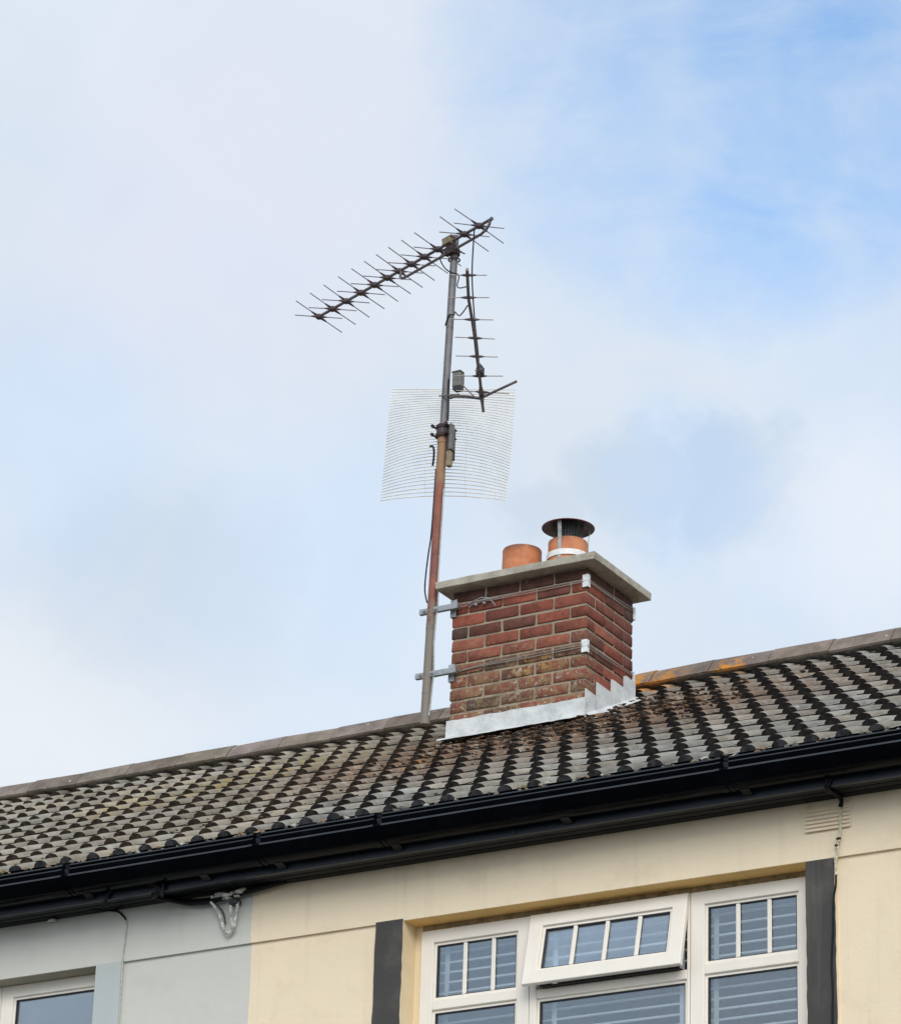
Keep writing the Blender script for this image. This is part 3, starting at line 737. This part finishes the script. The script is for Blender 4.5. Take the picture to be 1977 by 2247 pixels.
def window_cream():
    m = MB(); y = YW
    # left light
    ring(m, -8.353, -7.787, ZB, 6.555, .067, .062, .060, .06, y, .06)
    m.cbox(-8.286, -7.849, y+.0008, y+.058, 6.178, 6.226, .004)
    beads(m, -8.286, -7.849, 6.226, 6.495, y); beads(m, -8.286, -7.849, ZB+.06, 6.178, y)
    bars(m, (-8.128, -7.981), 6.238, 6.483, y)
    # right light
    ring(m, -6.986, -6.388, ZB, 6.555, .068, .081, .060, .06, y, .06)
    m.cbox(-6.918, -6.469, y+.0008, y+.058, 6.178, 6.226, .004)
    beads(m, -6.918, -6.469, 6.226, 6.495, y); beads(m, -6.918, -6.469, ZB+.06, 6.178, y)
    bars(m, (-6.763, -6.613), 6.238, 6.483, y)
    # middle: opening over a fixed light
    ring(m, -7.784, -6.989, ZB, 6.555, .036, .014, .02, .06, y, .06)
    m.cbox(-7.748, -7.003, y+.0008, y+.058, 6.168, 6.212, .004)
    beads(m, -7.748, -7.003, ZB+.06, 6.168, y)
    m.box(-7.748, -7.003, y+.030, y+.05, 6.212, 6.222, 1)
    m.box(-7.784, -6.989, y+.010, y+.05, 6.5552, 6.5842, 2); m.box(-8.353, -7.787, y+.010, y+.05, 6.5552, 6.5842, 2); m.box(-6.986, -6.388, y+.010, y+.05, 6.5552, 6.5842, 2)
    m.box(-8.3895, -8.3535, y+.012, y+.05, ZB, 6.5842, 3)
    # sill
    m.cbox(-8.392, -6.384, YF-.05, y+.0, 5.251, 5.285, .004)
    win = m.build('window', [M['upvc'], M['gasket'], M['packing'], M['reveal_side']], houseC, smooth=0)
    win['label'] = 'white three part window with its middle top sash open'
    for a in ((-8.286, -7.849, 6.226, 6.495), (-8.286, -7.849, ZB+.06, 6.178), (-6.918, -6.469, 6.226, 6.495), (-6.918, -6.469, ZB+.06, 6.178), (-7.748, -7.003, ZB+.06, 6.168)): pane(win, *a, y)
    # top hung sash, pushed out
    hy, hz = 13.702, 6.553; L = .347
    dv = Vector((0, 13.631-13.702, 6.215-6.553)).normalized(); dn = Vector((0, dv.z, -dv.y))
    s = MB(); p = MB()
    ring(s, -7.778, -6.992, 0, L, .070, .070, .062, .062, 0, .022)
    ring(s, -7.758, -7.012, .02, L-.02, .050, .050, .042, .042, .0225, .030)
    beads(s, -7.708, -7.062, .062, L-.062, 0)
    bars(s, (-7.546, -7.385, -7.224), .074, L-.074, 0)
    p.box(-7.708, -7.062, .022, .026, .062, L-.062)
    s.tube([(-7.07, .06, .04), (-7.06, .09, .10)], .004, 6, 1); s.tube([(-7.70, .06, .04), (-7.71, .09, .10)], .004, 6, 1)
    for q in (s, p):
        q.v = [tuple(Vector((x, hy, hz))+dv*(L-z)-dn*yy) for x, yy, z in q.v]
    sa = s.build('sash', [M['upvc'], M['gasket']], win, smooth=0); sa['label'] = 'open top hung sash'
    p.build('pane', [M['glass']], win, smooth=0)
    h = MB(); h.box(-7.72, -7.03, YW-.02, YW+.02, 6.2135, 6.219, 0)
    for x in (-7.70, -7.06): h.box(x-.02, x+.02, YW-.035, YW+.01, 6.2195, 6.226)
    h.build('window_stay', [M['gasket']], win, smooth=0)
window_cream()
def window_grey():
    m = MB(); y = YW
    for a, b in ((-10.720, -10.100), (-11.343, -10.723), (-12.245, -11.346)):
        ring(m, a, b, ZB, 6.582, .070, .060, .060, .06, y, .06); beads(m, a+.07, b-.06, ZB+.06, 6.522, y)
    m.cbox(-12.249, -10.094, YF-.05, y, 5.251, 5.285, .004)
    win = m.build('window', [M['upvc'], M['gasket']], houseG, smooth=0)
    for a, b in ((-10.720, -10.100), (-11.343, -10.723), (-12.245, -11.346)): pane(win, a+.07, b-.06, ZB+.06, 6.522, y)
window_grey()
# ------------------------------------------------------------------ venetian blinds hanging inside
def blind(x0, x1, zt, label, grp='venetian blinds in the cream house'):
    y = YW+.115; m = MB(); L = 6.9
    z = zt-.05
    m2 = MB(); m2.box(x0, x1, y-.025, y+.025, zt-.035, zt)
    while z > 5.3:
        j = random.uniform(-.0015, .0015)
        pr = ((-.025, -.012), (-.0225, -.004), (-.016, 0.), (0, .003), (.025, .001), (.025, -.0008), (0, .0012), (-.015, -.0018), (-.0205, -.005), (-.0225, -.012))
        n = len(pr)
        m.add([(x0, y+a, z+b+j) for a, b in pr]+[(x1, y+a, z+b-j) for a, b in pr], [(i, (i+1) % n, n+(i+1) % n, n+i) for i in range(n)])
        z -= .0475
    for x in (x0+.07, x1-.07):
        m2.box(x-.012, x+.012, y-.024, y-.0235, 5.3, zt-.035)
    o = thing('venetian_blind', ((x0+x1)/2, y, 5.3), label, 'blind', grp)
    m2.build('headrail', [M['blind']], o, smooth=0); m.build('slats', [M['blind']], o, smooth=0)
blind(-8.335, -7.80, 6.53, 'pale venetian blind behind the left light of the cream house window')
blind(-7.775, -7.0, 6.53, 'wide pale venetian blind behind the open sash of the cream house')
blind(-6.975, -6.40, 6.53, 'pale venetian blind behind the right light beside the charcoal strip with the cable')

# ------------------------------------------------------------------ aerial mast
STACK = True
PB = Vector((-10.191, 16.691, 8.855)); PT = Vector((-10.099, 16.691, 11.962))
def onmast(z): k = (z-PB.z)/(PT.z-PB.z); return PB+(PT-PB)*k
mast = thing('aerial_mast', tuple(PB), 'tall leaning grey and rust coloured steel pole strapped to the side of the chimney', 'mast')
q = MB(); q.tube([PB, onmast(10.63)], .0280, 20); q.tube([onmast(10.60), onmast(10.66)], .0310, 20); q.tube([onmast(9.43), onmast(9.47)], .0292, 20); q.tube([onmast(9.04), onmast(9.055)], .0292, 20)
q.build('lower_pole', [M['rust']], mast)
q = MB(); q.tube([onmast(10.62), PT], .0225, 20)
for z in (10.86, 11.12, 11.35): q.tube([onmast(z), onmast(z+.006)], .0236, 16)
q.build('upper_pole', [M['galv']], mast)
def bracket(z):
    b = MB(); p = onmast(z); yb = Y0-.020
    # channel bar from the pole to the chimney corner
    x0, x1 = p.x-.075, XL+.065
    for a in ((yb-.028, yb-.024, z-.016, z+.016), (yb-.024, yb-.004, z+.0125, z+.016), (yb-.024, yb-.004, z-.016, z-.0125)): b.box(x0, x1, *a)
    b.box(XL-.004, XL+.030, Y0-.0085, Y0-.004, z-.052, z+.052); b.box(XL-.0085, XL-.004, Y0-.0085, Y0+.04, z-.052, z+.052)
    # u bolt, nuts
    b.tube([(p.x+.037*cos(t), p.y+.037*sin(t)-.002, z) for t in [R(a) for a in range(-20, 201, 20)]], .005, 6)
    for sx in (-.037, .037): b.tube([(p.x+sx, yb+.02, z), (p.x+sx, yb-.045, z)], .006, 6); b.tube([(p.x+sx, yb-.028, z), (p.x+sx, yb-.037, z)], .011, 6)
    b.tube([(XL+.055, Y0-.05, z-.004), (XL+.055, Y0-.008, z+.012)], .006, 6); b.tube([(XL+.056, yb-.034, z-.02), (XL+.056, yb-.034, z+.03)], .006, 6)
    b.build('bracket', [M['bracket']], mast, smooth=30)
    lw = MB(); zz = z+.008
    e = .010
    for dz in (0, .014):
        lw.tube([(XL+.05, Y0-.012, z), (XL+.20, Y0-e, zz+dz*.5), (XL+.5, Y0-e, zz+dz), (X0-.02, Y0-e, zz+.004+dz), (X0+e, Y0-.002, zz+.002+dz), (X0+e, Y0+.25, zz+.006+dz), (X0+e, YB-.01, zz+.020+dz), (X0-.02, YB+e, zz+dz)], .0026, 5)
    lw.build('lashing_wire', [M['wire']], mast)
    for (cx, cy) in ((X0, Y0), (X0, YB)):
        c = MB(); s = 1 if cy == Y0 else -1
        for a, bb in ((z-.020, z+.014), (z+.0165, z+.055)):
            c.box(cx-.026, cx+.006, min(cy-s*.011, cy-s*.007), max(cy-s*.011, cy-s*.007), a, bb); c.box(cx+.0065, cx+.0105, min(cy-s*.011, cy+s*.016), max(cy-s*.011, cy+s*.016), a, bb)
        c.build('corner_plate', [M['whiteplate']], mast, smooth=30)
bracket(9.546); bracket(9.152)
t = MB()
t.tube([(-9.95, Y0-.012, 9.548), (-9.90, Y0-.03, 9.560), (-9.845, Y0-.034, 9.571), (-9.80, Y0-.03, 9.562), (-9.775, Y0-.03, 9.540), (-9.752, Y0-.026, 9.508)], .0032, 5)
t.tube([(-9.93, Y0-.012, 9.535), (-9.88, Y0-.03, 9.552), (-9.82, Y0-.036, 9.553), (-9.77, Y0-.03, 9.555)], .0028, 5)
for x in (-9.885, -9.83): t.cbox(x-.008, x+.008, Y0-.028, Y0-.008, 9.532, 9.547, .003)
t.build('wire_tail', [M['bracket']], mast)

# ------------------------------------------------------------------ large aerial at the top
E1 = Vector((-.93104, .36491, 0)); H1 = Vector((.36491, .93104, 0)); A0 = Vector((-9.765, 16.532, 11.918)); UP = Vector((0, 0, 1))
ya = thing('yagi_antenna', tuple(onmast(11.90)), 'long rooftop aerial with crossed rods on a slanting boom at the top of the mast', 'antenna', 'aerials on the mast')
b = MB(); b.tube([A0-E1*.012, A0+E1*1.722], .0095, 10); b.tube([A0-E1*.016, A0-E1*.004], .012, 10)
b.build('boom', [M['boom']], ya)
b = MB()
arm = [(0.0, 0.), (.010, -.028), (.040, -.052), (.085, -.064), (.5, -.066), (.82, -.066), (.855, -.062), (.872, -.045), (.866, 0.)]
b.tube([A0+E1*s_+UP*z for s_, z in arm], .0088, 10); b.build('support_arm', [M['boom']], ya)
for k, s_ in enumerate((.107, .247, .505, .635, .762, .885, 1.003, 1.131, 1.271, 1.423, 1.565, 1.709)):
    e = MB(); c = A0+E1*s_; a = .188 if k < 2 else .180
    for sx in (-1, 1):
        for sz in (-1, 1):
            tip = c+H1*(sx*a)+UP*(sz*.050); inn = c+(tip-c)*.06; mid = c+(tip-c)*.33
            j = Vector((random.uniform(-1, 1), random.uniform(-1, 1), random.uniform(-1, 1)))*.002
            e.tube([inn, mid, tip+j], .0034, 6, 0); e.tube([inn, c+(tip-c)*.18, mid], [.012, .008, .0045], 6, 1)
    e.cbox(c.x-.02, c.x+.02, c.y-.02, c.y+.02, c.z-.014, c.z+.014, .006, 1)
    e.build('element', [M['rod'], M['clip']], ya)
b = MB(); c = A0+E1*.391
def orient(m, c, ex, ey, ez, hx, hy, hz, mi=0):
    vs = [c+ex*(sx*hx)+ey*(sy*hy)+ez*(sz*hz) for sz in (-1, 1) for sy in (-1, 1) for sx in (-1, 1)]
    m.add(vs, [(0, 2, 3, 1), (4, 5, 7, 6), (0, 1, 5, 4), (2, 6, 7, 3), (0, 4, 6, 2), (1, 3, 7, 5)], mi)
orient(b, c+UP*.006, E1, H1, UP, .034, .030, .022, 0); orient(b, c+UP*.028+E1*.004, E1, H1, UP, .046, .022, .006, 1)
lp = [c+H1*x+UP*z for x, z in ((-.15, .012), (-.155, .024), (-.15, .034), (0, .034), (.15, .034), (.155, .024), (.15, .012), (.02, .012))]
b.build('dipole_box', [M['tan'], M['boom']], ya, smooth=0)
b = MB(); c = onmast(11.852)
orient(b, c-H1*.034+Vector((0, 0, .004)), E1, H1, UP, .040, .012, .026, 0); b.tube([c+UP*.018, c+UP*-.018], .034, 14)
b.tube([c+Vector((.034*cos(t_), .034*sin(t_), -.05)) for t_ in [2*pi*i/12 for i in range(13)]], .005, 6)
for s_ in (-.03, .03): b.tube([c+E1*s_-H1*.05, c+E1*s_+H1*.055], .0045, 6)
b.build('mast_clamp', [M['rustdark']], ya, smooth=30)

# ------------------------------------------------------------------ smaller aerial pointing towards the street
yb2 = thing('yagi_antenna', (-9.93, 16.70, 10.823), 'short aerial with single rods, pointing towards the street from the right of the mast', 'antenna', 'aerials on the mast')
Z2 = 10.823; P2 = Vector((.892, .452, 0)); F2 = Vector((.452, -.892, 0))
bp = [(-9.945, 16.82), (-9.834, 16.603), (-9.727, 16.398), (-9.614, 16.169), (-9.506, 15.96), (-9.404, 15.752), (-9.290, 15.515), (-9.125, 15.215)]
b = MB(); b.tube([(x, y, Z2) for x, y in bp], .0092, 10); b.tube([(-9.945, 16.82, Z2), (-9.834, 16.603, Z2), (-9.79, 16.52, Z2)], [.004, .017, .0095], 8)
b.build('boom', [M['boom']], yb2)
for (x, y), a, sk in (((-9.152, 15.278), .100, 0), ((-9.287, 15.51), .115, 0), ((-9.404, 15.752), .118, .03), ((-9.506, 15.96), .112, .10), ((-9.614, 16.169), .120, .06), ((-9.727, 16.398), .135, .0), ((-9.82, 16.59), .155, .14)):
    e = MB(); c = Vector((x, y, Z2)); d = (P2-F2*sk).normalized()
    e.tube([c-d*a, c+d*a], .0033, 6, 0); e.tube([c-d*.045, c-d*.02, c+d*.02, c+d*.045], [.003, .009, .009, .003], 6, 1)
    e.build('element', [M['rod'], M['clip']], yb2)
b = MB(); b.tube([(-10.075, 16.655, 10.868), (-10.02, 16.62, 10.852), (-9.93, 16.60, 10.822), (-9.848, 16.628, 10.803), (-9.80, 16.60, 10.803)], .0095, 8); b.tube([(-9.835, 16.62, 10.803), (-9.75, 16.60, 10.812), (-9.596, 16.60, 10.848)], .0078, 8)
b.tube([(-9.875, 16.592, 10.806), (-9.935, 16.56, 10.878)], .0042, 6)
b.tube([(-10.16, 16.67, 10.905), (-10.10, 16.652, 10.886), (-10.00, 16.63, 10.865)], .005, 6)
b.build('reflector_arm', [M['boom']], yb2)
b = MB(); c = Vector((-9.712, 16.375, 10.845)); b.cbox(c.x-.020, c.x+.022, c.y-.02, c.y+.02, c.z-.030, c.z+.022, .007, 0); b.tube([c+Vector((0, 0, .02)), c+Vector((-.006, 0, .045))], [.018, .006], 8); b.cbox(c.x-.022, c.x+.026, c.y-.022, c.y-.0195, c.z-.008, c.z-.002, .0005, 1)
b.build('dipole_box', [M['blackbox'], M['rod']], yb2, smooth=40)

# ------------------------------------------------------------------ grid reflector dish
gd = thing('grid_antenna', (-10.12, 16.72, 10.6), 'square curved wire grid dish fixed behind the middle of the mast', 'antenna', 'aerials on the mast')
Wd = Vector((.892, .452, 0)); Fd = Vector((-.452, .892, 0)); GC = Vector((-10.12, 16.775, 0))
kz = [10.294, 10.40, 10.579, 10.764, 10.919, 10.988]; kA = [.062, .130, .178, .150, .050, .002]
kzz = []
for z_, A_ in zip(kz, kA): kzz.append((z_+.45*(.155-A_), .155-A_+.0, A_))
nr = 38; m = MB(); edge = {-1: [], -.33: [], .33: [], .8: [], 1: [], 0: []}
sp = np.array([p[0] for p in kzz])
for i in range(nr+1):
    z = sp[0]+(sp[-1]-sp[0])*i/nr
    s_ = float(np.interp(z, sp, [p[1] for p in kzz])); A_ = float(np.interp(z, sp, [p[2] for p in kzz]))
    k = i/nr; uL = -.427+.042*k; uR = .312+.040*k+.004*sin(k*3)
    pts = []
    for j in range(17):
        uu = uL+(uR-uL)*j/16; un = (uu+.04)/.36
        pts.append(GC+Wd*uu+Fd*(s_+A_*un*un)+UP*(z+random.uniform(-.0006, .0006)))
    m.tube(pts, .0031, 4, 0, False)
    for q_ in edge:
        un = q_; uu = -.04+.36*un; uu = max(uL, min(uR, uu)); un = (uu+.04)/.36
        edge[q_].append(GC+Wd*uu+Fd*(s_+A_*un*un+.003)+UP*z)
m.build('wire_grid', [M['gridwire']], gd)
m = MB()
for q_, l in edge.items(): m.tube(l, .0008 if abs(q_) < 1 else .0016, 4, 0, False)
m.build('grid_frame', [M['gridwire']], gd)
m = MB(); c = onmast(10.66)
for z in (10.648, 10.702):
    cc = onmast(z); m.tube([cc-UP*.010, cc+UP*.010], .046, 8, 0)
    for sx in (-.045, .045): m.tube([(cc.x+sx, cc.y-.05, z), (cc.x+sx, cc.y+.075, z)], .006, 6, 0); m.tube([(cc.x+sx, cc.y-.055, z), (cc.x+sx, cc.y-.04, z)], .011, 6, 0)
cc = onmast(10.675); m.tube([cc-UP*.018, cc+UP*.018], .040, 14, 3)
m.cbox(cc.x+.048, cc.x+.070, cc.y-.020, cc.y+.018, 10.545, 10.712, .004, 1); m.cbox(cc.x+.034, cc.x+.064, cc.y-.02, cc.y+.015, 10.440, 10.538, .004, 2); m.box(cc.x+.030, cc.x+.052, cc.y-.016, cc.y+.012, 10.50, 10.66, 0)
m.box(cc.x-.02, cc.x+.052, cc.y+.035, cc.y+.055, 10.50, 10.70, 0)
m.build('mounting_bracket', [M['rustdark'], M['greybox'], M['tan'], M['clip']], gd, smooth=30)

am = MB(); c = Vector((-10.022, 16.655, 10.965))
am.cbox(c.x-.030, c.x+.026, c.y-.028, c.y+.028, c.z-.045, c.z+.052, .006, 0); am.box(c.x-.026, c.x+.022, c.y-.024, c.y+.024, c.z-.060, c.z-.0455, 1)
am.cbox(c.x-.034, c.x+.030, c.y-.032, c.y+.02, c.z+.050, c.z+.058, .003, 0)
tag(am.build('amplifier_box', [M['greybox'], M['blackbox']], None, tuple(c), 0), 'small weathered grey box strapped to the right side of the mast', 'amplifier')

# ------------------------------------------------------------------ cables
def smooth(pts, n=6):
    P = [Vector(p) for p in pts]; out = []
    for i in range(len(P)-1):
        a, b_, c_, d_ = P[max(i-1, 0)], P[i], P[i+1], P[min(i+2, len(P)-1)]
        for k in range(n):
            t = k/n; out.append(.5*((2*b_)+(-a+c_)*t+(2*a-5*b_+4*c_-d_)*t*t+(-a+3*b_-3*c_+d_)*t**3))
    return out+[P[-1]]
def cable(name, pts, r_, mat, label, cat='cable', sm=True):
    m = MB(); m.tube(smooth(pts) if sm else pts, r_, 8); return tag(m.build(name, [mat], None, tuple(pts[0])), label, cat)
p_ = onmast
cable('antenna_cable', [(-9.905, 16.585, 11.905), (-9.887, 16.55, 11.83), (-9.86, 16.5, 11.55), (-9.775, 16.4, 11.208), (-9.74, 16.39, 10.995), (-9.722, 16.378, 10.885)], .0042, M['cable'], 'thin dark cable hanging straight down from the top aerial to the black box')
cable('antenna_cable', [(-10.185, 16.71, 11.90), (-10.205, 16.70, 11.84), (-10.16, 16.675, 11.76), (-10.10, 16.65, 11.70), (-10.03, 16.63, 11.655), (-9.90, 16.40, 11.45), (-9.55, 15.85, 11.10), (-9.235, 15.40, 10.828)], .0040, M['cable'], 'dark cable sagging from the top clamp to the near end of the short aerial')
cable('antenna_cable', [(-9.333, 15.58, 10.815), (-9.55, 15.86, 10.93), (-9.91, 16.4, 11.28), (-10.06, 16.64, 11.40), (-10.105, 16.66, 11.42), (-10.135, 16.668, 11.36)], .0040, M['cable'], 'dark cable looping from the short aerial boom back to the upper mast')
cable('mast_cable', [(-10.098, 16.668, 11.00), (-10.09, 16.66, 10.90), (-10.085, 16.655, 10.80), (-10.083, 16.65, 10.72)], .005, M['cable'], 'short dark cable on the mast between the grey box and the grid dish bracket')
xl = lambda z, d: (p_(z).x+d, 16.680, z)
cable('mast_cable', [xl(10.44, -.027), xl(10.2, -.028), xl(10.10, -.029), xl(10.0, -.032), xl(9.9, -.042), xl(9.78, -.050), xl(9.68, -.050), xl(9.60, -.03)], .0045, M['cable'], 'dark cable bowing out on the left side of the rusty lower mast')
cable('mast_cable', [xl(10.30, .036), xl(10.05, .036), xl(9.75, .036), xl(9.58, .044), xl(9.50, .038), xl(9.35, .034), xl(9.25, .040), xl(9.15, .044), xl(8.98, .036), xl(8.90, .03)], .0045, M['greypaint_cable'], 'pale cable down the right side of the lower mast past both brackets')
cable('cable_offcut', [(-10.207, 16.665, 10.585), (-10.187, 16.66, 10.580), (-10.177, 16.66, 10.55), (-10.177, 16.66, 10.50), (-10.182, 16.66, 10.455)], .006, M['cable'], 'short stub of dark cable sticking out left of the mast below the rusty clamp')

# eaves, grey house
STACK = False
m = MB()
m.tube(smooth([(-9.952, 13.445, 6.80), (-9.938, 13.438, 6.82), (-9.917, 13.436, 6.866), (-9.881, 13.436, 6.890), (-9.785, 13.436, 6.893), (-9.675, 13.436, 6.880), (-9.622, 13.436, 6.850), (-9.606, 13.437, 6.815), (-9.604, 13.437, 6.93)]), .009, 8)
m.tube(smooth([(-9.622, 13.436, 6.850), (-9.66, 13.46, 6.832), (-9.697, 13.50, 6.838), (-9.65, 13.54, 6.832), (-9.619, 13.57, 6.828), (-9.554, 13.58, 6.812), (-9.490, 13.58, 6.806), (-9.421, 13.58, 6.805), (-9.309, 13.58, 6.818), (-9.216, 13.58, 6.824), (-9.13, 13.58, 6.834), (-9.02, 13.585, 6.848)]), .013, 8)
m.tube(smooth([(-9.697, 13.50, 6.838), (-9.619, 13.575, 6.836), (-9.5, 13.59, 6.822), (-9.35, 13.59, 6.822), (-9.20, 13.59, 6.834), (-9.03, 13.59, 6.846)]), .009, 8)
tag(m.build('eaves_cable', [M['cable']], None, (-9.62, 13.5, 6.84)), 'thick black cable bundle looped over the fascia and sagging under the grey house eaves', 'cable')
cable('wall_cable', [(-10.10, 13.55, 6.846), (-10.02, 13.605, 6.845), (-9.98, 13.609, 6.835), (-9.948, 13.610, 6.808), (-9.930, 13.611, 6.786)], .0050, M['cable'], 'short black cable curving from the eaves onto the grey wall')
cable('wall_cable', [(-9.930, 13.611, 6.795), (-9.928, 13.612, 6.758), (-9.931, 13.612, 6.681), (-9.936, 13.612, 6.605), (-9.935, 13.612, 6.50), (-9.938, 13.618, 6.30), (-9.938, 13.618, 5.3)], .0040, M['greypaint_cable'], 'thin painted cable running down the grey wall beside the pale blue surround')
an = thing('cable_anchor', (-9.33, 13.60, 6.81), 'grubby white wire anchor with hanging loops under the eaves where grey meets cream', 'anchor')
m = MB()
for (x, z, s_) in ((-9.405, 6.822, .022), (-9.37, 6.826, .024), (-9.335, 6.818, .026), (-9.30, 6.824, .024), (-9.262, 6.826, .022), (-9.245, 6.832, .018), (-9.325, 6.804, .020), (-9.285, 6.81, .018), (-9.36, 6.81, .018)):
    m.lump((x, 13.578+random.uniform(-.01, .01), z), s_, 0, .5)
m.tube([(-9.425, 13.58, 6.823), (-9.33, 13.575, 6.818), (-9.235, 13.58, 6.826)], .010, 8)
m.cbox(-9.325, -9.275, 13.575, 13.61, 6.772, 6.800, .004, 1)
m.build('anchor_bar', [M['white_fit'], M['blackbox']], an, smooth=40)
m = MB()
lo = smooth([(-9.425, 13.575, 6.80), (-9.405, 13.578, 6.775), (-9.379, 13.585, 6.735), (-9.366, 13.59, 6.69), (-9.350, 13.59, 6.660), (-9.325, 13.59, 6.638), (-9.300, 13.59, 6.660), (-9.292, 13.59, 6.700), (-9.283, 13.588, 6.745), (-9.279, 13.585, 6.785)], 5)
m.tube([p+Vector((random.uniform(-1, 1), 0, random.uniform(-1, 1)))*.0012 for p in lo], [.0062+.002*(i % 2) for i in range(len(lo))], 6, 0)
lo = smooth([(-9.320, 13.585, 6.79), (-9.318, 13.588, 6.74), (-9.312, 13.59, 6.70), (-9.303, 13.59, 6.665), (-9.322, 13.592, 6.640)], 5)
m.tube(lo, [.0058+.002*(i % 2) for i in range(len(lo))], 6, 0)
lo = smooth([(-9.412, 13.58, 6.80), (-9.385, 13.595, 6.77), (-9.364, 13.6, 6.735), (-9.354, 13.602, 6.69)], 5)
m.tube(lo, .004, 6, 1)
m.build('wire_loop', [M['white_fit'], M['blackbox']], an)
# small clip further left
m = MB(); m.cbox(-10.37, -10.335, 13.58, 13.612, 6.832, 6.842, .003); m.tube([(-10.385, 13.60, 6.838), (-10.33, 13.58, 6.830)], .005, 6)
tag(m.build('cable_clip', [M['white_fit']], None, (-10.35, 13.6, 6.84), 30), 'tiny pale clip left under the eaves above the grey house window', 'clip')

# eaves, cream house: straps over the fascia and a cable down the charcoal strip
m = MB()
m.tube(smooth([(-6.170, 13.442, 6.965), (-6.190, 13.441, 6.905), (-6.205, 13.441, 6.845), (-6.206, 13.47, 6.833), (-6.206, 13.55, 6.838), (-6.207, 13.597, 6.832), (-6.214, 13.603, 6.80)]), .010, 8)
m.tube(smooth([(-6.150, 13.442, 6.965), (-6.168, 13.441, 6.90), (-6.196, 13.442, 6.842), (-6.20, 13.47, 6.832), (-6.203, 13.56, 6.838)]), .006, 8)
m.tube(smooth([(-6.125, 13.442, 6.965), (-6.145, 13.441, 6.905)]), .006, 8)
tag(m.build('eaves_cable', [M['cable']], None, (-6.2, 13.5, 6.84)), 'short black cables strapped over the fascia above the wall vent', 'cable')
m = MB(); pts = smooth([(-6.212, 13.600, 6.828), (-6.215, 13.603, 6.785), (-6.214, 13.600, 6.74), (-6.216, 13.604, 6.700), (-6.221, 13.604, 6.665), (-6.227, 13.602, 6.639), (-6.229, 13.602, 6.600), (-6.237, 13.600, 6.57), (-6.236, 13.602, 6.543), (-6.237, 13.604, 6.50)], 6)
m.tube([p+Vector((random.uniform(-1, 1)*.0016, 0, 0)) for p in pts], [.0048+random.uniform(0, .0028) for _ in pts], 6)
for z, x in ((6.66, -6.222), (6.632, -6.229), (6.575, -6.238), (6.79, -6.214)): m.lump((x, 13.602, z), .010, 1 if z in (6.66, 6.632) else 0, .9)
tag(m.build('wall_cable', [M['paint_cable'], M['nose_grey']], None, (-6.22, 13.6, 6.8)), 'knotted cable clotted with cream paint hanging over the wall vent', 'cable')
cable('wall_cable', [(-6.238, 13.604, 6.515), (-6.240, 13.604, 6.45), (-6.250, 13.604, 6.40), (-6.254, 13.604, 6.27), (-6.263, 13.604, 6.11), (-6.259, 13.604, 6.0), (-6.262, 13.604, 5.85), (-6.262, 13.604, 5.3)], .0045, M['cable'], 'black cable clipped down the right edge of the charcoal strip')
